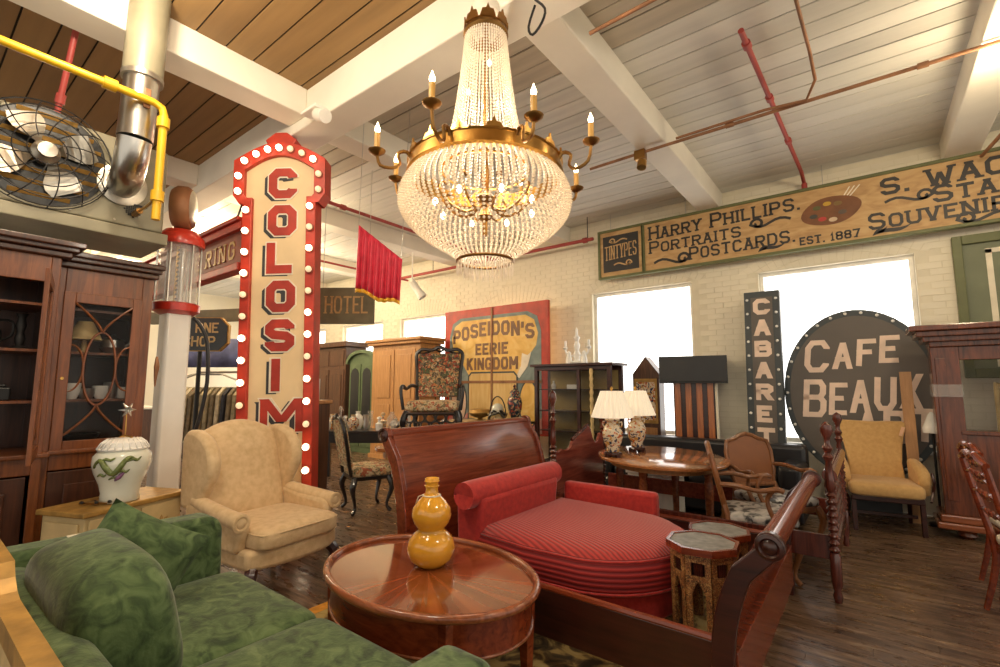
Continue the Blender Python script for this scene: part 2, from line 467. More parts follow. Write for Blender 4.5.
def stroke(mb, pts, t, n0, n1, clip=None):
    pts = [Vector((p[0], p[1])) for p in pts]
    closed = (pts[0] - pts[-1]).length < 1e-6
    if closed: pts = pts[:-1]
    n = len(pts); L = []; R = []
    for i in range(n):
        a = pts[i - 1] if (i > 0 or closed) else None
        b = pts[(i + 1) % n] if (i < n - 1 or closed) else None
        d0 = (pts[i] - a).normalized() if a is not None else (b - pts[i]).normalized()
        d1 = (b - pts[i]).normalized() if b is not None else d0
        nn = Vector((-(d0 + d1).y, (d0 + d1).x))
        if nn.length < 1e-3: nn = Vector((-d0.y, d0.x))
        nn.normalize()
        k = max(0.45, nn.dot(Vector((-d0.y, d0.x))))
        L.append(pts[i] + nn * (t / 2 / k)); R.append(pts[i] - nn * (t / 2 / k))
    vs = []
    for i in range(n):
        for p in (L[i], R[i]):
            if clip: p = Vector((min(max(p.x, clip[0]), clip[1]), min(max(p.y, clip[2]), clip[3])))
            vs.append((p.x, n0, p.y)); vs.append((p.x, n1, p.y))
    fs = []
    for i in range(n if closed else n - 1):
        j = (i + 1) % n
        a, b = i * 4, j * 4
        fs += [(a + 1, b + 1, b + 3, a + 3), (a, a + 2, b + 2, b), (a, b, b + 1, a + 1), (a + 2, a + 3, b + 3, b + 2)]
    if not closed:
        fs += [(0, 1, 3, 2), (4 * n - 4, 4 * n - 2, 4 * n - 1, 4 * n - 3)]
    mb.add(vs, fs)

def text(mb, s, x, z, h, w, t, gap, serif=0.0, n0=0.0, n1=-0.004, small=1.0, slant=0.0, arch=None, only=None):
    """letters in the local XZ plane facing -Y; returns the end x"""
    first = True
    for ci, ch in enumerate(s):
        if ch == ' ':
            x += w * 0.6; first = True; continue
        k = 1.0 if (first or small == 1.0) else small
        first = False
        hh, tt = h * k, t * (0.5 + 0.5 * k)
        ww = w * k * {'I': .35, '.': .3, "'": .3, 'M': 1.2, 'W': 1.35, '1': .6, 'L': .85, 'E': .88, 'F': .88}.get(ch, 1.0)
        zb = z + (arch(x + ww / 2) if arch else 0)
        def P(p): 
            px = x + tt / 2 + p[0] * (ww - tt); pz = tt / 2 + p[1] * (hh - tt)
            return (px + slant * pz, zb + pz)
        for si, st in enumerate(GL.get(ch, []) if only in (None, ci) else []):
            st = [P(p) for p in st]
            m1 = n1 - .0009 * si
            a, b = Vector(st[0]), Vector(st[-1])
            if len(st) == 2 and abs(a.x - b.x) > tt * .4 and abs(a.y - b.y) > tt * .5:
                # diagonal with horizontal cuts
                hwd = tt / 2 * (a - b).length / abs(a.y - b.y)
                q = []
                for e in (a, b):
                    ez = zb if abs(e.y - zb) < tt * .7 else (zb + hh if abs(e.y - zb - hh) < tt * .7 else e.y)
                    q.append((e.x, ez))
                vs = [(xx0 + sg_ * hwd, n_, zz0) for (xx0, zz0) in q for sg_ in (-1, 1) for n_ in (n0, m1)]
                mb.add(vs, [(0, 1, 3, 2), (4, 6, 7, 5), (1, 5, 7, 3), (0, 2, 6, 4), (0, 4, 5, 1), (2, 3, 7, 6)])
                st = [tuple(a), tuple(b)]
            else:
                if (a - b).length > 1e-6 and ch not in 'CSG':
                    d = (a - Vector(st[1])).normalized() * tt * .5; st[0] = tuple(a + d)
                    d = (b - Vector(st[-2])).normalized() * tt * .5; st[-1] = tuple(b + d)
                stroke(mb, st, tt, n0, m1)
            if serif and (a - b).length > 1e-6:
                for e, q in ((st[0], st[1]), (st[-1], st[-2])):
                    dx, dz = abs(e[0] - q[0]), abs(e[1] - q[1])
                    if dz > dx * 1.0 and (abs(e[1] - zb) < tt * .9 or abs(e[1] - zb - hh) < tt * .9):
                        zz = zb + serif / 2 if abs(e[1] - zb) < tt * .9 else zb + hh - serif / 2
                        stroke(mb, [(e[0] - tt * .95, zz), (e[0] + tt * .95, zz)], serif, n0, n1 - .0045 - .0007 * si)
        x += ww + gap
    return x

def letters(parent, mat, s, *a, **k):
    """one object per letter"""
    for i, ch in enumerate(s):
        if ch == ' ': continue
        mb = MB(); text(mb, s, *a, only=i, **k)
        obj('letter', mb, mat, parent)

def textw(s, w, gap, small=1.0):
    return text(MB(), s, 0, 0, 1, w, .1, gap, small=small)
# ------------------------------------------------------------------ the room
ZC = 4.25
# floor: narrow strips running along X
m, nt, b = new_mat('floor_boards')
mp = coords(nt, (1.0, 9, 1))
n = nt.nodes.new('ShaderNodeTexNoise'); n.inputs['Scale'].default_value = 2.4; n.inputs['Detail'].default_value = 8; n.inputs['Roughness'].default_value = 0.7
nt.links.new(mp.outputs[0], n.inputs['Vector'])
r = ramp(nt, [(0.28, (0.026, 0.014, 0.008)), (0.46, (0.090, 0.050, 0.027)), (0.58, (0.20, 0.12, 0.07)), (0.72, (0.40, 0.29, 0.19))])
nt.links.new(n.outputs['Fac'], r.inputs[0]); nt.links.new(r.outputs[0], b.inputs['Base Color'])
mp2 = coords(nt, (2, 5, 1))
n2 = nt.nodes.new('ShaderNodeTexNoise'); n2.inputs['Scale'].default_value = 3; n2.inputs['Detail'].default_value = 6
nt.links.new(mp2.outputs[0], n2.inputs['Vector'])
r2 = ramp(nt, [(0.3, (0.18, 0.18, 0.18)), (0.7, (0.46, 0.46, 0.46))])
nt.links.new(n2.outputs['Fac'], r2.inputs[0]); nt.links.new(r2.outputs[0], b.inputs['Roughness'])
add_bump(nt, b, n.outputs['Fac'], 0.15, 0.004)
M['floor_boards'] = m
M['floor_gap'] = plain('floor_gap', (0.012, 0.008, 0.005), 0.7)

floor = struct(obj('floor', MB().bx(-16, 5, -4, 7.3, -0.12, -0.012), 'floor_gap'))
PW = 0.088
rest = MB(); near = []
row = 0; y = -4.0
while y < 7.28:
    y1 = min(y + PW, 7.3)
    off = (row * 0.77) % 2.6
    x = -16 - off
    while x < 5:
        a, bb = max(x, -16), min(x + 2.6, 5)
        if bb - a > 0.05:
            if 0.9 < y < 7.3 and a < 1.4 and bb > -5.2: near.append((a, bb, y, y1))
            else: rest.bx(a, bb - 0.002, y + 0.0012, y1 - 0.0012, -0.012, 0)
        x += 2.6
    y += PW; row += 1
near.sort(key=lambda q: (q[0] + q[1]) ** 2 / 8 + (q[2] - 3.5) ** 2)
for i, (a, bb, y, y1) in enumerate(near):
    if i < 290:
        w = MB().bx(a + 0.001, bb - 0.001, y + 0.0012, y1 - 0.0012, -0.012, random.uniform(-0.0012, 0.0))
        obj('plank', w, 'floor_boards', floor)
    else:
        rest.bx(a, bb - 0.002, y + 0.0012, y1 - 0.0012, -0.012, 0)
stuff(obj('planks', rest, 'floor_boards', floor))

# ceiling: planks along X between the cross beams
def plank_mat(name, c, v):
    m, nt, b = new_mat(name)
    mp = coords(nt, (0.5, 5, 1))
    n = nt.nodes.new('ShaderNodeTexNoise'); n.inputs['Scale'].default_value = 2.0; n.inputs['Detail'].default_value = 6
    nt.links.new(mp.outputs[0], n.inputs['Vector'])
    r = ramp(nt, [(0.3, tuple(x * (1 - v) for x in c)), (0.7, tuple(min(1, x * (1 + v)) for x in c))])
    nt.links.new(n.outputs['Fac'], r.inputs[0]); nt.links.new(r.outputs[0], b.inputs['Base Color'])
    b.inputs['Roughness'].default_value = 0.6
    return m
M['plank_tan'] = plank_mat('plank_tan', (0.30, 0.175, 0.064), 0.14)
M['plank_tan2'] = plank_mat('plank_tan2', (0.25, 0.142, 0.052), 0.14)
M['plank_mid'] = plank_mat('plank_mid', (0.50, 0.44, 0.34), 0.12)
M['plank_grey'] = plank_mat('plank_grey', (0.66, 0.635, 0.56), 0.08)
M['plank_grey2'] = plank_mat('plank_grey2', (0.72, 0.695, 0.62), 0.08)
ceiling = struct(obj('ceiling', MB().bx(-16, 5, -4, 7.6, ZC + 0.012, ZC + 0.2), 'floor_gap'))
BX = [-16, -11.85, -9.3, -6.75, -4.2, -1.67, 0.98, 5]
W = 0.222
k = 0; y = -1.6
cache = {}
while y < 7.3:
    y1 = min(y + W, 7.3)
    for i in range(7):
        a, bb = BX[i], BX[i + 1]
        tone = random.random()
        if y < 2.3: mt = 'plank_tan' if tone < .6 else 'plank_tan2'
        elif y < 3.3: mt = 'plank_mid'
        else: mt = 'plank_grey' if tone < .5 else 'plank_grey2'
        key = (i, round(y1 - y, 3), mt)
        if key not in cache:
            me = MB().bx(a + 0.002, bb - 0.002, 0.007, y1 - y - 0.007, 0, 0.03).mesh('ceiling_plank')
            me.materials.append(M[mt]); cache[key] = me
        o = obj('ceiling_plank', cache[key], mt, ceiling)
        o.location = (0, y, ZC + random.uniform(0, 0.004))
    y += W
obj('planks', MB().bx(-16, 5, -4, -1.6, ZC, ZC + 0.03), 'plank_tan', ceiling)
BZ = 3.985
for x in BX[1:7]:
    for (ya, yb) in ((-4, 2.24), (2.56, 7.3)):
        obj('cross_beam', MB().bx(x - 0.15, x + 0.15, ya, yb, BZ, ZC + 0.01), 'beam_white', ceiling, bevel=0.012)
obj('girder', MB().bx(-16, 5, 2.24, 2.56, 3.89, ZC + 0.01), 'beam_white', ceiling, bevel=0.012)
# window wall
WC = [-0.30, -2.83, -5.33, -7.78, -10.05, -12.5, -14.8]
HW = 0.82; WZ0, WZ1 = 0.72, 3.0
wb = MB()
edges = []
for c in sorted(WC): edges += [c - HW, c + HW]
xs = [-16] + edges + [5]
for i in range(0, len(xs), 2): wb.bx(xs[i], xs[i + 1], 7.3, 7.62, 0, ZC + 0.01)
for c in WC:
    wb.bx(c - HW, c + HW, 7.3, 7.62, 0, WZ0); wb.bx(c - HW, c + HW, 7.3, 7.62, WZ1, ZC + 0.01)
wall_back = struct(obj('wall_back', wb, 'mortar'))
bl, bh = 0.222, 0.0775
bricks = []
for rw in range(int(4.25 / bh)):
    z0 = rw * bh; x = -15.9 - (rw % 2) * bl / 2
    while x < 4.9:
        cx, cz = x + bl / 2, z0 + bh / 2
        hit = any(abs(cx - c) < HW + bl / 2 and z0 + bh > WZ0 and z0 < WZ1 for c in WC)
        arch = any(abs(cx - c) < HW + 0.13 and WZ1 - 0.05 < cz < WZ1 + 0.40 - 0.26 * ((cx - c) / HW) ** 2 for c in WC)
        if not hit and not arch: bricks.append((cx, cz))
        x += bl
vis = [q for q in bricks if -2.1 < q[0] < 1.8 and 0.9 < q[1] < 3.3 and not (q[0] > .95 and q[1] > 1.5)]
vis.sort(key=lambda q: (q[0] - 0.4) ** 2 + (q[1] - 2.4) ** 2)
vis = set(vis[:290])
bme = MB().bx(-bl / 2 + .004, bl / 2 - .004, -0.006, 0.01, -bh / 2 + .004, bh / 2 - .004).mesh('brick')
bme.materials.append(M['wall_white'])
rest = MB()
for q in bricks:
    if q in vis:
        o = obj('brick', bme, 'wall_white', wall_back); o.location = (q[0], 7.3 - random.uniform(-.0015, .002), q[1])
    else:
        d = random.uniform(0.005, 0.008)
        rest.bx(q[0] - bl / 2 + .004, q[0] + bl / 2 - .004, 7.3 - d, 7.31, q[1] - bh / 2 + .004, q[1] + bh / 2 - .004)
stuff(obj('bricks', rest, 'wall_white', wall_back))
# segmental brick arches over the windows, three rowlock courses of wedge bricks each
for c in WC:
    am = MB()
    Rr = 1.45
    for course in range(3):
        r0 = Rr + course * 0.115
        half = math.asin((HW + 0.06) / Rr)
        nn = 24
        for i in range(nn):
            a0 = -half + 2 * half * i / nn + 0.0022; a1 = -half + 2 * half * (i + 1) / nn - 0.0022
            pts = []
            for rr, aa in ((r0, a0), (r0, a1), (r0 + .108, a1), (r0 + .108, a0)):
                zz = WZ1 + 0.27 - Rr + rr * cos(aa) - 0.24
                pts.append((c + rr * sin(aa), max(zz, WZ1 + 0.004)))
            if pts[2][1] > WZ1 + .02:
                am.prism(pts, 'y', 7.293, 7.31)
    stuff(obj('arch_bricks', am, 'wall_white', wall_back))
for i, c in enumerate(WC):
    w = struct(obj('window_%d' % (i + 1), MB().bx(c - HW + 0.045, c + HW - 0.045, 7.44, 7.45, WZ0 + .04, WZ1 - .045), 'window_glow'))
    fr = MB()
    fr.bx(c - HW, c - HW + .05, 7.38, 7.5, WZ0, WZ1).bx(c + HW - .05, c + HW, 7.38, 7.5, WZ0, WZ1)
    fr.bx(c - HW + .05, c + HW - .05, 7.38, 7.5, WZ1 - .05, WZ1).bx(c - HW + .05, c + HW - .05, 7.38, 7.5, WZ0, WZ0 + .05)
    obj('window_frame', fr, 'white_paint', w)
    obj('window_sill', MB().bx(c - HW - .06, c + HW + .06, 7.22, 7.42, WZ0 - .05, WZ0), 'white_paint', w, bevel=.008)
struct(obj('wall_left', MB().bx(-16.2, -16, -4, 7.62, 0, ZC), 'wall_white'))

# a green shutter-like panelled leaf fixed to the brick wall
d = thing('shutter', 'olive green panelled shutter with white tape stripe, fixed on the brick wall', 'shutter', (1.32, 7.29, 1.53))
fr = MB(); fr.bx(-.48, -.40, -.07, -.01, 0, 1.58).bx(.40, .48, -.07, -.01, 0, 1.58).bx(-.40, .40, -.07, -.01, 1.48, 1.58).bx(-.40, .40, -.07, -.01, 0, .1)
obj('frame', fr, 'olive_paint', d, bevel=.006)
obj('panel', MB().bx(-.40, .40, -.03, -.012, .1, 1.48), 'green_paint', d)
obj('tape_stripe', MB().bx(-.22, -.17, -.034, -.0305, .12, 1.40), 'paper', d)
obj('tape_stripe', MB().bx(-.22, .15, -.034, -.0305, 1.36, 1.41), 'paper', d)

# ------------------------------------------------------------------ rug
m, nt, b = new_mat('rug_worn')
mp = coords(nt, (1, 1, 1))
n = nt.nodes.new('ShaderNodeTexNoise'); n.inputs['Scale'].default_value = 7; n.inputs['Detail'].default_value = 8; n.inputs['Distortion'].default_value = 1.4
nt.links.new(mp.outputs[0], n.inputs['Vector'])
r = ramp(nt, [(0.38, (0.045, 0.03, 0.012)), (0.47, (0.16, 0.10, 0.035)), (0.53, (0.40, 0.28, 0.09)), (0.75, (0.46, 0.36, 0.15))])
nt.links.new(n.outputs['Fac'], r.inputs[0]); nt.links.new(r.outputs[0], b.inputs['Base Color'])
b.inputs['Roughness'].default_value = 0.9
add_bump(nt, b, n.outputs['Fac'], 0.3, 0.006)
M['rug_worn'] = m
M['rug_orange'] = plain('rug_orange', (0.62, 0.27, 0.03), 0.9, 0, 0.25, 20)
rug = thing('rug', 'worn olive and brown rug with orange border under the oval coffee table', 'rug', (-1.7, 2.2, 0))
obj('field', MB().bx(-1.18, 1.0, -1.1, 2.3, 0.002, 0.010), 'rug_worn', rug)
obj('border', MB().bx(-1.27, -1.18, -1.1, 2.3, 0.002, 0.0115), 'rug_orange', rug)

# ------------------------------------------------------------------ pipes under the ceiling
def pipe(name, label, pts, r, mat, cat='pipe', fit=(), hang=()):
    t = thing(name, label, cat, pts[0])
    o = Vector(pts[0])
    obj('run', MB().tube([Vector(p) - o for p in pts], r, 10, sp=False), mat, t, smooth=True)
    for p, q in fit:
        p = Vector(p) - o; q = Vector(q).normalized() * .035
        obj('coupling', MB().cyl(p - q, p + q, r * 1.55, 10), mat, t, smooth=True)
    for p in hang:
        p = Vector(p) - o
        obj('hanger_rod', MB().cyl(p, p + Vector((0, 0, ZC - o.z + .005)), .007, 6), 'dark_steel', t)
    return t
pipe('sprinkler_pipe', 'red sprinkler pipe crossing the ceiling towards the painter sign', [(-.60, 3.8, 4.16), (-.5, 6.85, 4.13), (-.5, 7.17, 4.09), (-.5, 7.2, 3.55)], .022, 'pipe_red',
     fit=[((-.595, 4.0, 4.16), (.03, 1, 0)), ((-.565, 4.9, 4.15), (.03, 1, 0)), ((-.5, 7.18, 4.05), (0, 0, 1)), ((-.53, 5.9, 4.14), (.03, 1, 0))])
pipe('sprinkler_pipe', 'long red sprinkler main running along the brick wall behind the chandelier', [(-8.3, 6.98, 3.86), (-3.45, 6.98, 3.86)], .03, 'pipe_red',
     fit=[((-6, 6.98, 3.86), (1, 0, 0)), ((-3.6, 6.98, 3.86), (1, 0, 0))], hang=[(-7.2, 6.98, 3.86), (-5.4, 6.98, 3.86), (-3.55, 6.98, 3.86)])
pipe('sprinkler_pipe', 'red sprinkler branch above the crimson valance', [(-5.45, 3.2, 3.84), (-5.5, 6.9, 3.84)], .024, 'pipe_red', fit=[((-5.46, 3.6, 3.84), (0, 1, 0))], hang=[(-5.45, 3.3, 3.84), (-5.49, 5.8, 3.84)])
pipe('sprinkler_pipe', 'slim red pipe hung left of the crimson valance near the hotel board', [(-7.9, 3.2, 3.75), (-7.9, 6.9, 3.75)], .02, 'pipe_red', hang=[(-7.9, 3.4, 3.75), (-7.9, 6.0, 3.75)])
pipe('sprinkler_pipe', 'dark red steel pipe crossing above the fan heater', [(-4.74, .62, 3.31), (-4.40, .66, 4.24)], .02, 'pipe_red', fit=[((-4.64, .632, 3.58), (.34, .04, .93))])
pipe('conduit', 'rusty brown conduit strung across under the ceiling beams', [(-2.4, 4.82, 3.95), (-1.6, 4.80, 3.95), (.7, 4.78, 3.95), (1.5, 4.78, 3.95)], .016, 'rust',
     fit=[((-.9, 4.79, 3.95), (1, 0, 0)), ((.5, 4.78, 3.95), (1, 0, 0))])
pipe('conduit', 'thin rusty conduit bending from the ceiling down to the cross run', [(-.26, 3.0, 4.2), (-.2, 4.3, 4.1), (-.19, 4.6, 4.02), (-.27, 4.73, 3.93), (-.6, 4.75, 3.97), (-1.4, 4.765, 3.97)], .013, 'rust')
pipe('conduit', 'thin rusty conduit from the chandelier hook to the spotlight on the beam', [(-1.35, 2.75, 3.84), (-.55, 2.72, 3.84), (.4, 2.7, 3.84)], .014, 'rust')
pipe('conduit', 'brown conduit sloping beside the ceiling flood lamp', [(1.4, 5.0, 3.9), (1.10, 6.9, 3.86)], .018, 'rust')
pipe('gas_pipe', 'yellow gas pipe running over the fan heater and down its corner', [(-3.79, -1.2, 3.43), (-3.79, .2, 3.41), (-3.78, .98, 3.395), (-3.78, 1.03, 3.375), (-3.78, 1.045, 3.33), (-3.78, 1.045, 2.575)], .026, 'yellow_paint',
     fit=[((-3.782, .74, 3.40), (0, 1, -.02)), ((-3.78, 1.045, 3.27), (0, 0, 1)), ((-3.78, 1.045, 2.74), (0, 0, 1))])
# ------------------------------------------------------------------ signs
def swirl(mb, x, z, s, fl=1, n0=0.0, n1=-0.003, t=None):
    t = t or s * .09
    pts = []
    for i in range(15):
        a = i / 14 * 2.2 * PI; r = s * .22 * (1 - i / 18)
        pts.append((x + fl * (-s * .5 + r * cos(a + PI)), z + r * sin(a)))
    pts = pts[::-1]
    for i in range(1, 9):
        u = i / 8
        pts.append((x + fl * (-s * .72 + u * s * 1.25), z - s * .10 * sin(u * 2 * PI) - s * .02))
    stroke(mb, pts, t, n0, n1)
def leaf_shape(x, z, s, fl, ang, ln, n0, n1):
    p = []
    for i in range(8):
        u = i / 7; w = s * .055 * sin(u * PI) ** .8 + .0015
        bx, bz = x + fl * u * ln * s * cos(ang), z + u * ln * s * .45 * sin(ang) + s * .05 * sin(u * 2 * PI)
        p.append((bx, bz, w))
    return MB().prism([(a, c + w) for a, c, w in p] + [(a, c - w) for a, c, w in reversed(p)], 'y', n1, n0)
def flourish(parent, mat, items, n0=.001, n1=-.003):
    for it in items:
        if it[0] == 's':
            mb = MB(); swirl(mb, it[1], it[2], it[3], it[4], n0, n1); obj('flourish', mb, mat, parent)
        else:
            for ang, ln in ((.45, 1.0), (.95, .62)):
                obj('flourish_leaf', leaf_shape(it[1], it[2], it[3], it[4], ang, ln, n0, n1), mat, parent)

KZ = .735 / .86
def fit(par, st, x0, x1, z, h, t, serif, small=1.0, arch=None, mat='sign_black', n0=.001, n1=-.004, kz=KZ):
    w = (x1 - x0) / textw(st, 1.0, .17, small)
    letters(par, mat, st, x0, z * kz, h * kz, w, t, w * .17, serif, n0=n0, n1=n1, small=small, arch=arch)
# photographer / postcard board
sg = thing('hanging_sign', 'long tan board reading Harry Phillips portraits postcards with artist palette', 'sign', (-1.05, 7.10, 3.215))
L0, L1, HH = -1.58, 2.75, .735
obj('board', MB().bx(L0, L1, .0, .05, 0, HH), 'tan_board', sg)
fr = MB(); fr.bx(L0 - .045, L1 + .045, -.02, .06, HH, HH + .04).bx(L0 - .045, L1 + .045, -.02, .06, -.04, 0).bx(L0 - .045, L0, -.02, .06, 0, HH).bx(L1, L1 + .045, -.02, .06, 0, HH)
obj('frame', fr, 'olive_paint', sg, bevel=.006)
up = lambda x: .02 * (x + 1.5)
fit(sg, 'HARRY PHILLIPS.', -1.51, .52, .55, .25, .032, .022, .82, up)
fit(sg, 'PORTRAITS', -1.51, -.19, .30, .225, .029, .02, .82, up)
fit(sg, 'POSTCARDS.', -.92, .44, .065, .225, .029, .02, .88, up)
fit(sg, 'S. WACK', 1.31, 2.62, .565, .24, .040, .022, 1.0)
fit(sg, 'STATI', 1.76, 2.55, .335, .235, .036, .022, .84)
fit(sg, 'SOUVENIRE', 1.17, 2.52, .10, .235, .033, .022, .82)
fit(sg, 'EST. 1887', .46, 1.10, .035, .125, .020, .014, 1.0)
flourish(sg, 'sign_black', [('s', .18, .42, .38, 1), ('s', -1.22, .11, .42, -1), ('l', -.02, .03, .36, 1), ('s', 1.52, .40, .34, -1), ('l', 1.2, .015, .40, 1), ('l', 2.62, .03, .3, -1), ('s', 2.2, .05, .36, 1)])
M['palette_brown'] = plain('palette_brown', (0.17, 0.062, 0.018), 0.5, 0, .25)
pal = MB().prism([(.81 + .31 * cos(a) * (1 + .1 * sin(2 * a)), (.42 + .18 * sin(a))) for a in [2 * PI * i / 30 for i in range(30)]], 'y', -.005, .001)
pal_o = obj('palette', pal, 'palette_brown', sg)
for (x, z, c) in ((.14, .54, (.10, .10, .03)), (.25, .58, (.5, .3, .03)), (.36, .56, (.20, .12, .03)), (.10, .42, (.05, .05, .04)), (.19, .36, (.45, .04, .03)), (.30, .33, (.6, .45, .3)), (.40, .42, (.10, .07, .05))):
    x += .53; z = z * .85 + .02; nm = 'dab_%d' % int(x * 100); M[nm] = plain(nm, c, .4)
    obj('paint_dab', MB().prism([(x + .045 * cos(a), z + .028 * sin(a)) for a in [2 * PI * i / 12 for i in range(12)]], 'y', -.0085, -.004), nm, pal_o)
br = MB()
for i in range(3): stroke(br, [(.92 + i * .03, .52), (1.02 + i * .05, .68)], .012, .001, -.004)
obj('brushes', br, 'sign_white', pal_o)

sg = thing('hanging_sign', 'small dark framed board reading Tintypes beside the long tan board', 'sign', (-3.02, 7.10, 3.215))
obj('board', MB().bx(-.36, .34, 0, .05, 0, .735), 'tan_board', sg)
obj('black_field', MB().bx(-.31, .29, -.006, .001, .07, .665), 'sign_black', sg)
fr = MB(); fr.bx(-.40, .37, -.02, .06, .735, .775).bx(-.40, .37, -.02, .06, -.04, 0).bx(-.40, -.36, -.02, .06, 0, .735).bx(.34, .37, -.02, .06, 0, .735)
obj('frame', fr, 'olive_paint', sg, bevel=.005)
fit(sg, 'TINTYPES', -.28, .27, .28, .23, .017, .014, 1.0, lambda x: .06 * x, 'tan_board', -.005, -.009, 1.0)
flourish(sg, 'tan_board', [('s', -.02, .57, .24, 1), ('s', 0, .18, .24, -1)], -.005, -.008)
for x, wl in ((-3.2, 'above the Tintypes board'), (-2.0, 'above the words Harry Phillips'), (-.3, 'above the painted palette'), (1.0, 'above the word Souvenire')):
    w = tag(obj('hanger_wire', MB().cyl((x, 7.12, 3.985), (x, 7.12, 4.26), .004, 5), 'steel'), 'thin steel hanger wire ' + wl, 'wire')

# marquee sign: COLOSIMO
cs = thing('marquee_sign', 'tall cream marquee sign reading Colosimo with red bulb-studded border', 'sign', (-4.37, 2.33, -.215), 0, rot=(rad(0), rad(-1.6), rad(38)))
cs.scale = (1.1, 1.1, 1.1)
SW, S0, S1 = .235, .42, 3.16
red = MB()
red.bx(-SW - .085, -SW, -.10, .05, S0, S1).bx(SW, SW + .085, -.10, .05, S0, S1).bx(-SW, SW, -.10, .05, S0 - .1, S0)
obj('border', red, 'sign_red', cs, bevel=.008)
HEAD = [(-SW - .11, S1 - .06), (-SW - .165, S1 + .02), (-SW - .165, S1 + .30)]
HEAD += [(-SW - .165 + (SW + .165) * 2 * i / 16, S1 + .34 + .16 * sin(PI * i / 16)) for i in range(17)]
HEAD += [(SW + .165, S1 + .30), (SW + .165, S1 + .02), (SW + .11, S1 - .06)]
INN = [(SW + .01, S1 - .06), (SW + .07, S1 + .02), (SW + .07, S1 + .24)] + [(SW + .07 - (SW + .07) * 2 * i / 16, S1 + .25 + .13 * sin(PI * i / 16)) for i in range(17)] + [(-SW - .07, S1 + .24), (-SW - .07, S1 + .02), (-SW - .01, S1 - .06)]
hd = MB()
npt = len(HEAD)
ring = HEAD + INN[::-1]
vs = [(p[0], -.105, p[1]) for p in HEAD] + [(p[0], -.105, p[1]) for p in INN[::-1]] + [(p[0], .05, p[1]) for p in HEAD] + [(p[0], .05, p[1]) for p in INN[::-1]]
npI = len(INN); nI = min(npt, npI); fs = []
for i in range(nI - 1):
    a, b2 = i, i + 1; c, d2 = npt + i, npt + i + 1; o2 = npt + npI
    fs += [(a, b2, d2, c), (a + o2, c + o2, d2 + o2, b2 + o2), (a, a + o2, b2 + o2, b2), (c, d2, d2 + o2, c + o2)]
hd.add(vs, fs)
obj('head_border', hd, 'sign_red', cs)
fin = MB().prism([(-.10, S1 + .46), (-.14, S1 + .53), (-.05, S1 + .60), (.05, S1 + .60), (.14, S1 + .53), (.10, S1 + .46)], 'y', -.09, .04)
obj('finial', fin, 'sign_red', cs, bevel=.01)
face = MB().bx(-SW, SW, -.065, .04, S0, S1)
face.prism([(-SW - .01, S1 - .01), (-SW - .075, S1 + .02), (-SW - .075, S1 + .26)] + [(-SW - .07 + (SW + .07) * 2 * i / 16, S1 + .26 + .13 * sin(PI * i / 16)) for i in range(17)] + [(SW + .075, S1 + .26), (SW + .075, S1 + .02), (SW + .01, S1 - .01)], 'y', -.064, .04)
obj('face_panel', face, 'sign_cream', cs)
ov = MB()
for (z0, z1, x0) in ((1.5, 1.9, -.2),): pass
lh = .275
for i, ch in enumerate('COLOSIMO'):
    zz = 3.155 - i * .338
    wd = {'I': .30, 'M': .30, 'L': .26}.get(ch, .25)
    x0 = -wd / 2 + .02 if ch != 'I' else -.045 - .02
    if ch == 'I': x0 = -.06
    wt = wd
    tk = .074 if ch != 'M' else .062
    sh = MB(); text(sh, ch, x0 - .038, zz - .022, lh, wt, tk + .012, 0, .0, n0=-.064, n1=-.067)
    ou = MB(); text(ou, ch, x0 - .012, zz - .012, lh + .024, wt + .024, tk + .024, 0, .0, n0=-.064, n1=-.070)
    le = MB(); text(le, ch, x0, zz, lh, wt, tk, 0, .0, n0=-.064, n1=-.074)
    lo = obj('letter', le, 'letter_red', cs)
    obj('letter_shadow', sh, 'letter_grey', lo); obj('letter_outline', ou, 'sign_white', lo)
bme = MB().ball((0, 0, 0), .027, 10).mesh('bulb'); bme.materials.append(M['bulb'])
for p in bme.polygons: p.use_smooth = True
bdm = bme.copy(); bdm.materials[0] = M['bulb_dim']
sme = MB().lathe([(.036, 0), (.036, -.008), (.026, -.008)], (0, 0, 0), 10, Matrix.Rotation(rad(-90), 3, 'X')).mesh('socket'); sme.materials.append(M['sign_red_dark'])
spots = []
for i in range(15):
    z = S1 - .12 - i * .187
    spots += [(-SW - .042, z, i in (4, 5, 9)), (SW + .042, z + .02, i in (1, 3, 4, 7, 10))]
for i in range(7):
    u = (i + .5) / 7
    spots.append((-SW - .115 + (SW + .115) * 2 * u, S1 + .295 + .145 * sin(PI * u), i in (4, 5)))
spots += [(-SW - .115, S1 + .19, False), (-SW - .115, S1 + .05, False), (SW + .115, S1 + .19, True), (SW + .115, S1 + .05, True)]
for x, z, dim in spots:
    so = obj('socket', sme, 'sign_red_dark', cs); so.location = (x, -.105, z)
    o = obj('bulb', bdm if dim else bme, 'bulb', so); o.location = (0, -.020, 0)
hk = MB().cyl((0, 0, S1 + .6), (0, .0, S1 + .615), .012, 8)
obj('hanger', hk, 'dark_steel', cs)

# long red E RING board under the girder
sg = thing('hanging_sign', 'long carved red board with gold letters, hung behind the gas pump', 'sign', (-6.0, 2.08, 2.58))
obj('board', MB().bx(-1.9, 1.12, 0, .06, .08, .42), 'sign_red_dark', sg)
mo = MB().bx(-1.95, 1.17, -.05, .07, 0, .08).bx(-1.95, 1.17, -.05, .07, .42, .50).bx(-1.95, 1.17, -.08, .07, .50, .54)
obj('moulding', mo, 'sign_red', sg, bevel=.01)
letters(sg, 'gold_leaf', 'E RING', -.02, .15, .19, .15, .03, .07, .018, n0=.001)
for x in (-1.2, .9):
    obj('hanger_rod', MB().cyl((x, .02, .54), (x, .22, 1.32), .01, 6), 'dark_steel', sg)

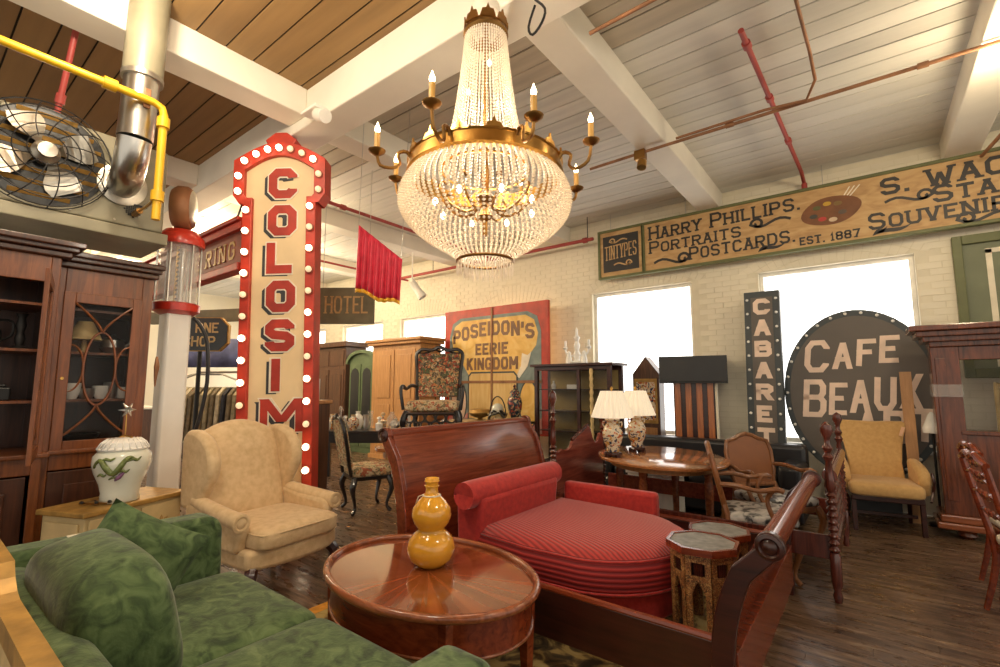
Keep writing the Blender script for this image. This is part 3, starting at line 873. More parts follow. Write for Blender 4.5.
# octagonal CRANE SHOP sign
sg = thing('shop_sign', 'dark octagonal sign reading ...rne Shop in yellow letters', 'sign', (-7.75, 2.8, 1.95), rad(38))
def octp(w, h, c): return [(-w + c, 0), (w - c, 0), (w, c), (w, h - c), (w - c, h), (-w + c, h), (-w, h - c), (-w, c)]
obj('rim', MB().prism(octp(.42, .50, .12), 'y', 0, .06), 'gold_leaf', sg)
obj('face', MB().prism([(x * .955, .012 + z * .952) for x, z in octp(.42, .50, .12)], 'y', -.012, 0), 'slate_edge', sg)
letters(sg, 'gold_pale', 'RNE', -.06, .27, .15, .105, .024, .016, 0, n0=-.011, n1=-.018); letters(sg, 'gold_pale', 'SHOP', -.23, .07, .15, .105, .024, .016, 0, n0=-.011, n1=-.018)
pst = MB().cyl((0, .03, -1.95), (0, .03, 0), .03, 10); obj('post', pst, 'dark_steel', sg); obj('foot', MB().cyl((0, .03, -1.95), (0, .03, -1.92), .2, 16), 'dark_steel', sg)

# HOTEL board
sg = thing('hanging_sign', 'drab olive board with faded hotel lettering near the wardrobes', 'sign', (-5.15, 3.48, 2.22), rad(37))
obj('board', MB().bx(-.40, .36, 0, .05, 0, .46), 'hotel_board', sg, bevel=.004)
letters(sg, 'tan_board', 'HOTEL', -.26, .13, .22, .10, .022, .018, .012, n0=.001, n1=-.003)
for x in (-.3, .28):
    obj('hanger_wire', MB().cyl((x, .025, .46), (x, .025, 2.02), .004, 5), 'steel', sg)

# POSEIDON'S EERIE KINGDOM painted hoarding
sg = thing('painted_hoarding', "large red and gold fairground panel reading Poseidon's Eerie Kingdom", 'sign', (-5.5, 6.88, 0))
M['pos_gold'] = patterned('pos_gold', [(0.25, (0.62, 0.32, 0.05)), (0.5, (0.80, 0.50, 0.12)), (0.75, (0.88, 0.66, 0.28))], 3, 'noise', .5, .03, 0, 1.5)
M['pos_blue'] = patterned('pos_blue', [(0.3, (0.12, 0.17, 0.17)), (0.7, (0.28, 0.34, 0.32))], 3, 'noise', .6, .03, 0, 1.5)
M['pos_pink'] = patterned('pos_pink', [(0.3, (0.55, 0.12, 0.12)), (0.6, (0.6, 0.3, 0.25)), (0.8, (0.7, 0.5, 0.3))], 4, 'noise', .6, .03, 0, 1.5)
M['pos_pale'] = patterned('pos_pale', [(0.3, (0.62, 0.42, 0.28)), (0.7, (0.75, 0.6, 0.5))], 5, 'noise', .6, .03, 0, 1.5)
M['pos_panel'] = patterned('pos_panel', [(0.3, (0.60, 0.36, 0.10)), (0.7, (0.74, 0.54, 0.24))], 4, 'noise', .6, .03, 0, .5, (4, 1, .5))
PWD, PZ0, PZ1 = 1.22, .60, 2.92
for sx in (-1, 1):
    obj('leaf', MB().bx(sx * .003, sx * PWD, 0, .06, PZ0, PZ1), 'sign_red', sg)
    obj('foot', MB().bx(sx * .9 - .04, sx * .9 + .04, 0, .06, 0, PZ0), 'sign_red_dark', sg)
obj('bounce_backing', MB().bx(-PWD, PWD, .061, .075, PZ0, PZ1), 'pine', sg)  # unseen pine sheet, added to keep red bounce off the brick wall
bluep = MB().prism([(-1.08, PZ0 + .04), (1.08, PZ0 + .04), (1.08, 2.4), (1.0, 2.66), (.8, 2.76), (-.8, 2.76), (-1.0, 2.66), (-1.08, 2.4)], 'y', -.004, .001)
obj('blue_field', bluep, 'pos_blue', sg)
gold = MB().prism([(-1.02, 2.36), (-.94, 2.60), (-.76, 2.70), (.76, 2.70), (.94, 2.60), (1.02, 2.36), (.98, 2.15), (.72, 1.85), (.52, 1.58), (-.52, 1.58), (-.72, 1.85), (-.98, 2.15)], 'y', -.008, -.003)
obj('gold_field', gold, 'pos_gold', sg)
pan = MB().prism([(-.56, .62), (.56, .62), (.56, 1.62), (.50, 1.68), (-.50, 1.68), (-.56, 1.62)], 'y', -.011, -.003)
obj('tall_panel', pan, 'pos_panel', sg)
pr = MB(); stroke(pr, [(-.57, .62), (-.57, 1.62), (-.50, 1.69), (.50, 1.69), (.57, 1.62), (.57, .62)], .03, -.003, -.013); obj('panel_edge', pr, 'slate_edge', sg)
for sx in (-1, 1):
    el = [(sx * .82 + .20 * cos(a), 1.13 + .40 * sin(a)) for a in [2 * PI * i / 28 for i in range(28)]]
    e = obj('oval_cartouche', MB().prism(el, 'y', -.011, -.003), 'pos_pale' if sx < 0 else 'pos_gold', sg)
    rr = MB(); stroke(rr, el + [el[0]], .022, -.003, -.014); obj('oval_rim', rr, 'slate_edge', e)
obj('pink_ground', MB().prism([(-1.08, .64), (-.58, .64), (-.58, .95), (-.75, .8), (-1.0, .9), (-1.08, 1.0)], 'y', -.010, -.003), 'pos_pink', sg)
obj('pink_ground', MB().prism([(1.08, .64), (.58, .64), (.58, .85), (.8, .75), (1.08, .9)], 'y', -.010, -.003), 'pos_pink', sg)
obj('white_sail', MB().prism([(.56, 1.62), (.66, 1.80), (.68, 2.02), (.80, 1.98), (.88, 2.04), (.80, 1.78), (.62, 1.58)], 'y', -.012, -.003), 'sign_white', sg)
M['pos_letter'] = plain('pos_letter', (0.20, 0.095, 0.045), .5, 0, .25)
fit(sg, "POSEIDON'S", -.98, .98, 2.26, .27, .055, 0, 1.0, lambda x: .12 * (1 - (x / .9) ** 2), 'pos_letter', -.007, -.014, 1.0)
fit(sg, 'EERIE', -.40, .40, 2.02, .22, .045, 0, 1.0, None, 'pos_letter', -.007, -.014, 1.0)
fit(sg, 'KINGDOM', -.62, .62, 1.74, .23, .048, 0, 1.0, None, 'pos_letter', -.007, -.014, 1.0)
obj('batten', MB().bx(-1.1, 1.1, -.02, -.012, 1.49, 1.54), 'rust', sg)
obj('centre_post', MB().bx(-.02, .02, -.024, -.012, .62, 2.9), 'rust', sg)

# CABARET upright sign
sg = thing('marquee_sign', 'narrow dark upright sign reading Cabaret with unlit bulb border', 'sign', (-1.07, 6.80, 0.06), 0, rot=(rad(-3), rad(0.6), 0))
obj('box', MB().bx(-.205, .205, 0, .12, .02, 2.62), 'slate_edge', sg, bevel=.006)
obj('foot_block', MB().bx(-.15, .15, .01, .11, -.06, .02), 'black_paint', sg)
obj('face', MB().bx(-.125, .125, -.006, .001, .10, 2.54), 'slate_sign', sg)
for i, ch in enumerate('CABARET'): letters(sg, 'pink_letter', ch, -.098, 2.31 - i * .276, .21, .196, .056, 0, 0, n0=-.005, n1=-.011)
ub = MB().ball((0, 0, 0), .018, 8).mesh('bulb'); ub.materials.append(M['porcelain_white'])
for i in range(14):
    for sx in (-1, 1):
        o = obj('bulb', ub, 'porcelain_white', sg); o.location = (sx * .165, -.012, .12 + i * .184)

# CAFE BEAUX ART round sign
sg = thing('marquee_sign', 'large round dark sign reading Cafe Beaux Art leaning before the window', 'sign', (-.10, 7.02, 0.36), 0, rot=(rad(-3), 0, 0))
M['bulb_clear'] = plain('bulb_clear', (0.6, 0.62, 0.62), .15)
NR = 48
rr = MB().lathe([(.80, 0), (.995, 0), (1.005, .01), (1.005, .13), (.8, .13), (.80, 0)], (0, 0, 1.0), NR, Matrix.Rotation(rad(90), 3, 'X'), .76, 1.0)
rr.xf(Matrix.Translation((0, .13, 0)))
obj('rim', rr, 'slate_edge', sg, smooth=True)
fc = MB().prism([(.70 * cos(a), 1.0 + .93 * sin(a)) for a in [2 * PI * i / NR for i in range(NR)]], 'y', -.008, .10)
obj('face', fc, 'slate_sign', sg)
letters(sg, 'pink_letter', 'CAFE', -.54, 1.24, .40, .255, .062, .035, 0, n0=-.007, n1=-.013, small=.80, slant=.10, arch=lambda x: .14 * (x + .5))
letters(sg, 'pink_letter', 'BEAUX', -.58, .70, .46, .24, .062, .028, 0, n0=-.007, n1=-.013, small=.84, slant=.08, arch=lambda x: .14 * (x + .5))
letters(sg, 'pink_letter', 'ART', -.07, .40, .36, .22, .062, .03, 0, n0=-.007, n1=-.013, slant=.08, arch=lambda x: .12 * (x + .1))
for i in range(30):
    a = 2 * PI * i / 30
    o = obj('bulb', ub, 'bulb_clear', sg); o.location = (.73 * cos(a), -.014, 1.0 + .965 * sin(a))
obj('prop', MB().bx(-.3, .3, .0, .12, -.355, .02), 'black_paint', sg)

# crimson valance
vl = thing('valance', 'crimson pleated valance with gold fringe hung on a wire', 'valance', (-3.82, 2.70, 0))
def vf(u, v, d=0.0):
    w = .022 * sin(u * 46) * (.35 + .65 * v)
    x, y = u * .30 - .02 * v, u * .30
    zt = 3.00 - .33 * u; zb = 2.37 - .12 * u + .02 * sin(u * 9)
    return (x + w * .6, y - w * .8, zt + (zb - zt) * v)
obj('cloth', MB().sheet(lambda u, v: vf(u, v), 64, 8), 'valance', vl, smooth='all', solid=.006)
def ff(u, v):
    x, y, z = vf(u, 1.0); return (x, y, z - .035 * v)
obj('fringe', MB().sheet(ff, 64, 1), 'fringe', vl, smooth='all', solid=.008)
obj('wire', MB().tube([(0, 0, 3.0), (.02, .01, 4.25)], .003, 5).tube([(.29, .29, 2.68), (.33, .33, 4.25)], .003, 5), 'steel', vl)
# ------------------------------------------------------------------ ceiling hung things
# gas fan heater
ht = thing('fan_heater', 'drab olive gas unit heater with caged fan hung above the cabinet', 'heater', (-4.36, .40, 2.65))
# local: X toward room (+), Y along cabinet; front face at x=0
hb = MB().bx(-.55, 0, -1.3, .86, 0, .66)
body = obj('body', hb, 'heater_paint', ht, bevel=.012)
obj('lower_lip', MB().bx(-.60, .03, -1.33, .89, -.10, -.01), 'heater_paint', ht, bevel=.008)
FY, FZ, FR = .14, .36, .37
RX = Matrix.Rotation(rad(90), 3, 'Y')
obj('fan_opening', MB().lathe([(FR - .03, .002), (FR - .03, .006)], (0, FY, FZ), 40, RX), 'dark_steel', ht)
lv = MB()
for i in range(8):
    z = FZ - .28 + i * .08; hw = math.sqrt(max(.01, (FR - .05) ** 2 - (z - FZ) ** 2))
    lv.box((.016, FY, z), (.004, 2 * hw, .03), mat=Matrix.Rotation(rad(35), 3, 'Y'))
obj('louvres', lv, 'gold_leaf', ht)
blm = MB()
for k in range(4):
    a0 = k * PI / 2 + .5
    pts = []
    for u in range(6):
        for w in (-1, 1):
            r = .07 + u / 5 * .22; an = a0 + w * (.16 + .30 * sin(PI * min(1, u / 5 * .85)))
            pts.append((.055 + w * .022, FY + r * cos(an), FZ + r * sin(an)))
    blade = MB().add(pts, [(i * 2, i * 2 + 1, i * 2 + 3, i * 2 + 2) for i in range(5)])
    obj('fan_blade', blade, 'galvanised', ht, solid=.004)
obj('fan_hub', MB().lathe([(.075, .03), (.075, .09), (.05, .12), (.05, .15), (.01, .155)], (0, FY, FZ), 20, RX), 'galvanised', ht, smooth=True)
cg = MB()
for r, xo in ((FR, .035), (FR - .012, .06), (.31, .10), (.24, .13), (.17, .145), (.10, .15)):
    cg.tube([(xo, FY + r * cos(a), FZ + r * sin(a)) for a in [2 * PI * i / 40 for i in range(40)]], .0042, 5, True)
for k in range(12):
    a = 2 * PI * k / 12 + .1
    cg.tube([(xo, FY + r * cos(a + tw), FZ + r * sin(a + tw)) for r, xo, tw in ((FR, .035, 0), (.31, .10, .10), (.24, .13, .2), (.17, .145, .32), (.09, .152, .5))], .0038, 5)
obj('fan_guard', cg, 'iron', ht, smooth=True)
vent = MB()
for i in range(-4, 5):
    for j in range(-4, 5):
        if i * i + j * j < 17: vent.box((.003, .66 + i * .0135, .13 + j * .0135 + .0), (.006, .010, .010))
obj('vent_grille', vent, 'dark_steel', ht)
for (yy_, zz_) in ((-.2, .62), (.3, .62), (.78, .62), (-.25, .03), (.3, .03), (.55, .03), (.55, .36), (.80, .3)):
    obj('screw', MB().lathe([(.010, 0), (.008, .006)], (0, yy_, zz_), 8, RX), 'galvanised', ht)
# outlet collar, elbow and flue
fl = thing('flue_pipe', 'galvanised flue pipe rising from the fan heater to the ceiling', 'flue', (-4.36, .98, 3.0))
obj('collar', MB().lathe([(.155, .002), (.155, .02), (.12, .03)], (0, 0, -.05), 24, RX), 'galvanised', fl, smooth=True)
obj('elbow', MB().tube([(.01, 0, -.05), (.16, -.02, -.06), (.30, -.04, -.045), (.39, -.05, .03), (.43, -.05, .15)], .10, 18), 'steel', fl, smooth=True)
obj('flue', MB().tube([(.43, -.05, .15), (.44, -.04, .60)], .105, 20), 'steel', fl, smooth=True)
obj('upper_flue', MB().tube([(.44, -.04, .60), (.445, -.03, 1.25)], .12, 20), 'heater_paint', fl, smooth=True)
obj('clamp', MB().tube([(.44, -.04, .585), (.44, -.04, .62)], .125, 20), 'galvanised', fl, smooth=True)
obj('draft_tab', MB().box((.55, -.03, .42), (.015, .04, .14)), 'rust', fl, bevel=.005)
gs = thing('gas_valve', 'small brass gas valve and tube at the heater corner', 'valve', (-4.32, 1.06, 2.74))
obj('valve_body', MB().cyl((-.0, .0, 0), (.12, .0, 0), .022, 10), 'brass_dark', gs); obj('tube', MB().tube([(.10, 0, 0), (.3, .0, .0), (.52, -.01, .0)], .010, 8), 'brass', gs); obj('handle', MB().box((.13, 0, .03), (.012, .08, .012)), 'iron', gs)

# ------------------------------------------------------------------ chandelier
CH = (-1.80, 2.18, 0)
ch = thing('chandelier', 'grand brass and crystal basket chandelier with candle arms', 'chandelier', CH)
RB = .45; ZR = 2.74
cage = MB()
cage.tube([(RB * cos(a), RB * sin(a), ZR) for a in [2 * PI * i / 48 for i in range(48)]], .012, 6, True)
ringp = obj('ring_band', MB().lathe([(RB + .02, ZR - .03), (RB + .035, ZR - .02), (RB + .02, ZR + .05), (RB + .03, ZR + .06), (RB - .01, ZR + .06), (RB - .012, ZR - .03), (RB + .02, ZR - .03)], seg=48), 'brass', ch, smooth=True)
cme = MB().prism([(x, ZR + .055 + z) for x, z in [(-.05, 0), (.05, 0), (.035, .03), (.012, .035), (0, .07), (-.012, .035), (-.035, .03)]], 'y', -RB - .026, -RB - .014).mesh('crest_leaf')
cme.materials.append(M['brass'])
for k in range(16):
    o = obj('crest_leaf', cme, 'brass', ringp); o.rotation_euler = (0, 0, 2 * PI * k / 16)
crown = MB().lathe([(.13, 3.66), (.145, 3.68), (.135, 3.72), (.12, 3.72), (.12, 3.66), (.13, 3.66)], seg=28)
for k in range(8):
    a = 2 * PI * k / 8
    o = MB().prism([(-.05, 3.71), (.05, 3.71), (.035, 3.76), (.012, 3.765), (0, 3.80), (-.012, 3.765), (-.035, 3.76)], 'y', -.005, .005)
    o.xf(Matrix.Rotation(a, 4, 'Z') @ Matrix.Translation((0, -.135, 0))); crown.add(o.v, o.f)
obj('crown', crown, 'brass_dark', ch, smooth=True)
# tent of strands from crown to ring (top)
tent = MB(); ns = 52
for k in range(ns):
    a = 2 * PI * k / ns; nb = 40
    for i in range(nb):
        u = (i + .5) / nb
        r = .13 + (.215 - .13) * u + .055 * u ** 3 + .0 * u
        tent.octa((r * cos(a), r * sin(a), 3.67 - (3.67 - ZR - .05) * u),   .0085, .0118)
stuff(obj('tent_strands', tent, 'crystal', ch))
obj('inner_ring', MB().tube([(.27 * cos(a), .27 * sin(a), ZR + .03) for a in [2 * PI * i / 32 for i in range(32)]], .008, 6, True), 'brass', ch)
# bowl of strands under the ring
bowl = MB(); ns = 84; nb = 34
def bprof(u):
    an = u * rad(72)
    return (RB * (1 - .70 * u ** 3.4) + .085 * sin(PI * min(1, u * 1.15)), ZR - .02 - .52 * (u ** 1.15))
for k in range(ns):
    a = 2 * PI * k / ns
    for i in range(nb):
        u = (i + .5) / nb
        r, z = bprof(u)
        s = .0185 * max(.42, r / RB)
        bowl.octa((r * cos(a), r * sin(a), z), s * .70, .0095)
stuff(obj('bowl_strands', bowl, 'crystal', ch))
cr, cz = bprof(1.0)
obj('lower_ring', MB().tube([((cr + .035) * cos(a), (cr + .035) * sin(a), cz) for a in [2 * PI * i / 32 for i in range(32)]], .009, 6, True), 'brass_dark', ch)
pr = MB()
for rr_, n_, z_ in ((cr + .035, 34, cz - .02), (cr - .01, 24, cz - .035)):
    for k in range(n_):
        a = 2 * PI * k / n_
        pr.octa((rr_ * cos(a), rr_ * sin(a), z_ - .03), .008, .045)
stuff(obj('drop_prisms', pr, 'crystal', ch))
# inner armature: stem, scrolls, bulbs
stem = MB().cyl((0, 0, 2.36), (0, 0, 3.87), .016, 10)
stem.lathe([(.01, 2.44), (.05, 2.48), (.02, 2.54), (.06, 2.60), (.02, 2.66), (.03, 2.74), (.015, 2.84)], seg=14)
obj('stem', stem, 'brass_dark', ch, smooth=True)
for k in range(8):
    a = 2 * PI * k / 8 + .2
    c_, s_ = cos(a), sin(a)
    pts = [(.03, 2.56), (.12, 2.50), (.22, 2.54), (.29, 2.62), (.27, 2.67), (.23, 2.65)]
    ar = obj('inner_scroll', MB().tube([(r * c_, r * s_, z) for r, z in pts], .009, 6), 'brass_dark', ch, smooth=True)
    obj('bulb', MB().ball((.31 * c_, .31 * s_, 2.54), .015, 8, 1.6), 'flame_bulb', ar)
for k in range(4):
    a = 2 * PI * k / 4 + .9
    obj('bulb', MB().ball((.11 * cos(a), .11 * sin(a), 3.0 + .14 * k), .013, 8, 1.5), 'flame_bulb', ch)
# outer candle arms
for k in range(8):
    a = 2 * PI * (k + .35) / 8
    c_, s_ = cos(a), sin(a)
    zo = .05 if k % 2 == 0 else -.06
    pts = [(RB, ZR), (RB + .04, ZR + .06), (RB + .09, ZR + .04), (RB + .08, ZR - .02), (RB + .12, ZR - .05), (RB + .19, ZR - .03 + zo * .3), (RB + .21, ZR + .05 + zo * .6)]
    arm = obj('candle_arm', MB().tube([(r * c_, r * s_, z) for r, z in pts], [.011, .012, .010, .009, .010, .010, .008], 7), 'brass_dark', ch, smooth=True)
    R_, Z_ = RB + .21, ZR + .05 + zo * .6
    obj('drip_pan', MB().lathe([(.012, -.01), (.045, .012), (.05, .022), (.02, .016), (.018, .04), (.012, .04)], (R_ * c_, R_ * s_, Z_), 14), 'brass_dark', arm, smooth=True)
    obj('candle', MB().cyl((R_ * c_, R_ * s_, Z_ + .03), (R_ * c_, R_ * s_, Z_ + .125), .0165, 12), 'candle_sleeve', arm, smooth=True)
    obj('bulb', MB().lathe([(.006, 0), (.0155, .018), (.014, .032), (.006, .052), (.001, .068)], (R_ * c_, R_ * s_, Z_ + .125), 10), 'flame_bulb', arm, smooth=True)
l2 = bpy.data.lights.new('tent_light', 'POINT'); l2.energy = 9; l2.color = (1, .86, .66); l2.shadow_soft_size = .06
lo2 = bpy.data.objects.new('tent_light', l2); COL.objects.link(lo2); lo2.parent = ch; lo2.location = (0, 0, 3.15)
obj('ceiling_plate', MB().lathe([(.09, 3.885), (.085, 3.83), (.03, 3.80)], seg=18), 'sign_white', ch, smooth=True)
chl = thing('cable', 'loop of chain and wire hanging beside the chandelier crown', 'cable', (-1.5, 2.3, 3.8))
obj('loop', MB().tube([(0, 0, .06), (.06, .02, -.02), (.05, .0, -.12), (-.02, 0, -.17), (-.05, 0, -.10), (0, 0, .02)], .008, 6), 'dark_steel', chl, smooth=True)
cl = bpy.data.lights.new('chandelier_light', 'POINT'); cl.energy = 20; cl.color = (1, .86, .66); cl.shadow_soft_size = .22
lo = bpy.data.objects.new('chandelier_light', cl); COL.objects.link(lo); lo.parent = ch; lo.location = (0, 0, 2.62)

# ------------------------------------------------------------------ ceiling lamps (real fixtures, then added fill lamps out of view)
def flood(loc, label, rz=0, energy=60, name='flood_lamp', col=(1, .80, .52)):
    t = thing(name, label, 'lamp', loc, rz)
    obj('mount', MB().cyl((0, 0, -.04), (0, 0, 0), .055, 16), 'white_paint', t, smooth=True)
    obj('neck', MB().tube([(0, 0, -.03), (0, 0, -.10)], .014, 8), 'white_paint', t)
    obj('bulb', MB().lathe([(.02, -.08), (.05, -.12), (.06, -.16), (.045, -.20), (.001, -.215)], seg=14), 'lamp_glow', t, smooth=True)
    l = bpy.data.lights.new('lamp_light', 'POINT'); l.energy = energy; l.color = col; l.shadow_soft_size = .12
    o = bpy.data.objects.new('lamp_light', l); COL.objects.link(o); o.parent = t; o.location = (0, 0, -.32)
    return t
flood((1.0, 4.82, 3.98), 'bright flood lamp on the beam above the postcard board end', 0, 45)
flood((-8.6, 3.0, 4.245), 'lit ceiling lamp beyond the carved red board', 0, 110)
flood((-6.75, 3.4, 3.98), 'lit ceiling bulb under the beam above the gas pump globe', 0, 70)
flood((-11.85, 3.0, 3.98), 'distant lit ceiling lamp over the clothes racks', 0, 140)
flood((-9.3, 5.0, 3.98), 'lit ceiling lamp above the dark wardrobe', 0, 90)
flood((-11.0, 1.0, 4.245), 'far ceiling bulb seen over the octagonal sign', 0, 120)
flood((-1.67, .3, 3.98), 'added unseen fill lamp under the beam above the green sofa', 0, 70, col=(1, .86, .66))  # out of view, added to brighten the foreground
flood((-3.2, .6, 4.245), 'added unseen fill lamp above the painted chest', 0, 70, col=(1, .84, .62))  # another added fill lamp, brightens the cabinet side
flood((.98, 1.8, 3.98), 'added unseen fill lamp under the beam near the spool bed aisle', 0, 60, col=(1, .88, .72))  # added fill from the right, outside the frame
# spotlight heads
t = thing('spotlight', 'white track spotlight hanging from the beam before the brick wall', 'spotlight', (-6.75, 6.0, 3.98))
obj('rod', MB().cyl((0, 0, -.55), (0, 0, 0), .012, 8), 'white_paint', t)
rm = Matrix.Rotation(rad(150), 3, 'Y') @ Matrix.Rotation(rad(-20), 3, 'X')
obj('can', MB().lathe([(.05, -.02), (.07, .0), (.075, .26), (.09, .28), (.09, .36), (.08, .36), (.06, .28)], (0, 0, -.58), 18, rm), 'white_paint', t, smooth=True)
obj('yoke', MB().cyl((0, 0, -.64), (0, 0, -.50), .035, 10), 'white_paint', t)
t = thing('spotlight', 'small brass spotlight clamped under the white beam', 'spotlight', (-1.80, 4.82, 3.93))
obj('clamp', MB().bx(-.06, .06, -.04, .04, -.05, .055), 'brass_dark', t, bevel=.008)
obj('can', MB().lathe([(.03, 0), (.05, .02), (.05, .10), (.04, .10)], (.02, 0, -.06), 14, Matrix.Rotation(rad(160), 3, 'X')), 'brass', t, smooth=True)
t = thing('spotlight', 'white spotlight fitting on the girder beside the marquee sign head', 'spotlight', (-3.80, 2.17, 3.92))
obj('plate', MB().bx(-.12, .12, -.06, .06, -.03, 0), 'white_paint', t, bevel=.006)
obj('can', MB().lathe([(.04, 0), (.055, .02), (.06, .16), (.05, .16)], (.05, 0, -.06), 16, Matrix.Rotation(rad(115), 3, 'Y')), 'white_paint', t, smooth=True)
# ------------------------------------------------------------------ furniture helpers
def cabriole(h, out=.05, r0=.034, r1=.016, sx=1, sy=-1):
    pts = [(0, 0, h), (sx * out * .55, sy * out * .55, h * .80), (sx * out * .55, sy * out * .55, h * .62), (0, 0, h * .30), (-sx * out * .05, -sy * out * .05, h * .14), (sx * out * .35, sy * out * .35, .022), (sx * out * .55, sy * out * .55, .012)]
    return MB().tube(pts, [r0, r0 * 1.05, r0 * .85, r1 * 1.05, r1, r1 * 1.3, r1 * 1.1], 8)
def turned(mb, x, y, prof, seg=14): return mb.lathe(prof, (x, y, 0), seg)

def pillow_mesh(w, t, n=14):
    mb = MB()
    for sg_ in (-1, 1):
        def f(u, v):
            a, b = 2 * u - 1, 2 * v - 1
            k = 1 - .07 * (1 - b * b); q = 1 - .07 * (1 - a * a)
            return (a * w / 2 * k, sg_ * t / 2 * (max(0, (1 - a * a) * (1 - b * b)) ** .45), b * w / 2 * q)
        mb.sheet(f, n, n)
    return mb
# ------------------------------------------------------------------ green sofa (faces +Y)
sf = thing('sofa', 'green damask sofa with loose cushions, facing the oval coffee table', 'sofa', (-1.98, .76, 0))
# local extents: x -1.03..1.03, y -.46 (back) .. .48 (front)
obj('frame', MB().bx(-.98, .98, -.40, .40, .10, .30), 'green_damask', sf, bevel=.04, seg=3, smooth=True)
obj('back', MB().prism([(-.44, .12), (-.22, .12), (-.26, .56), (-.30, .68), (-.36, .71), (-.42, .70), (-.45, .64)], 'x', -1.0, 1.0), 'green_damask', sf, bevel=.04, seg=3, smooth=True)
for sx in (-1, 1):
    hz = 0 if sx < 0 else -.10
    a = MB().prism([(-.44, .12), (.44, .12), (.46, .40), (.45, .70 + hz), (.40, .75 + hz), (-.40, .76 + hz), (-.44, .74 + hz)], 'x', sx * .86, sx * 1.04)
    obj('arm', a, 'green_damask', sf, bevel=.06, seg=4, smooth=True)
for x in (-.42, .42):
    obj('seat_cushion', MB().pad((x, .12, .375), (.86, .80, .21), .14, .42, 20), 'green_damask', sf, smooth='all')
obj('back_cushion', MB().pad((-.34, -.19, .60), (.84, .32, .54), .42, .60, 22, Matrix.Rotation(rad(12), 3, 'X')), 'green_damask', sf, smooth='all')
for x in (-.92, .92):
    for y in (-.36, .36):
        obj('foot', MB().lathe([(.02, 0), (.035, .10)], (x, y, 0), 10), 'mahogany_dark', sf)
obj('paper_label', MB().box((-.95, -.16, .766), (.035, .05, .003)), 'paper', sf)
pw = tag(obj('throw_pillow', pillow_mesh(.44, .19), 'green_damask', None, smooth='all'), 'square green damask throw pillow propped in the sofa corner', 'pillow')
pw.location = (-2.62, .74, .655); pw.rotation_euler = (rad(-16), rad(30), rad(66))

# gold frame behind the sofa
gf = thing('framed_picture', 'carved gilt picture frame standing behind the green sofa', 'picture', (-1.78, .265, -.01))
obj('canvas', MB().bx(-.72, .62, -.012, .0, .06, .86), 'gold_pale', gf)
rl = MB().prism([(-.86, .01), (-.72, .01), (-.72, .83), (-.18, .83), (.64, .83), (.64, .895), (-.02, .895), (-.08, .905), (-.13, .93), (-.16, .965), (-.86, .98)], 'y', -.036, .003)
rl.bx(-.72, .64, -.036, .003, 0.01, .06)
obj('moulding', rl, 'gold_leaf', gf, bevel=.010)
obj('top_edge', MB().prism([(-.86, .98), (-.16, .965), (-.13, .93), (-.08, .905), (-.02, .895), (.64, .895), (.64, .90), (-.02, .901), (-.07, .911), (-.12, .936), (-.15, .972), (-.86, .987)], 'y', -.040, .006), 'gold_leaf', gf)
for i in range(10):
    obj('carved_boss', MB().pad((-.80 + i * .066, -.038, .90 + .022 * sin(i * 2.1)), (.045, .02, .035), .9, .9, 6), 'gold_leaf', gf, smooth=True)

# ------------------------------------------------------------------ oval coffee table
ct = thing('coffee_table', 'oval mahogany coffee table with raised rim beside the green sofa', 'table', (-1.82, 1.76, 0), rad(-4))
A, B = .60, .43
M['radial_mahogany'] = None
m, nt, b = new_mat('radial_mahogany')
tc = nt.nodes.new('ShaderNodeTexCoord'); gr = nt.nodes.new('ShaderNodeTexGradient'); gr.gradient_type = 'RADIAL'
nt.links.new(tc.outputs['Object'], gr.inputs[0])
nz = nt.nodes.new('ShaderNodeTexNoise'); nz.noise_dimensions = '1D'; nz.inputs['Scale'].default_value = 1; nz.inputs['Detail'].default_value = 5
mu = nt.nodes.new('ShaderNodeMath'); mu.operation = 'MULTIPLY'; mu.inputs[1].default_value = 34
nt.links.new(gr.outputs['Fac'], mu.inputs[0]); nt.links.new(mu.outputs[0], nz.inputs['W'])
r = ramp(nt, [(0.3, (0.14, 0.030, 0.010)), (0.7, (0.27, 0.068, 0.022))])
nt.links.new(nz.outputs['Fac'], r.inputs[0]); nt.links.new(r.outputs[0], b.inputs['Base Color'])
b.inputs['Roughness'].default_value = .14; b.inputs['Coat Weight'].default_value = .6; b.inputs['Coat Roughness'].default_value = .06
M['radial_mahogany'] = m
obj('top', MB().lathe([(.001, .505), (1.0, .505), (1.0, .522), (.001, .522)], (0, 0, 0), 64, None, A - .01, B - .01), 'radial_mahogany', ct)
rim = MB(); n_ = 64
for dr, dz in ((0, 0),):
    rim.tube([((A + .005) * cos(a), (B + .005) * sin(a), .53) for a in [2 * PI * i / n_ for i in range(n_)]], .019, 10, True)
obj('rim', rim, 'cherry', ct, smooth='all')
ap = MB()
vs = []
for i in range(n_):
    a = 2 * PI * i / n_
    for rr, z in ((.965, .515), (.965, .36), (.93, .36), (.93, .515)): vs.append((A * rr * cos(a), B * rr * sin(a), z))
fs = []
for i in range(n_):
    j = (i + 1) % n_
    for q in range(4): fs.append((i * 4 + q, j * 4 + q, j * 4 + (q + 1) % 4, i * 4 + (q + 1) % 4))
ap.add(vs, fs)
apo = obj('apron', ap, 'mahogany', ct, smooth=True)
obj('apron_bead', MB().tube([(A * .968 * cos(a), B * .968 * sin(a), .365) for a in [2 * PI * i / n_ for i in range(n_)]], .007, 6, True), 'cherry', ct, smooth='all')
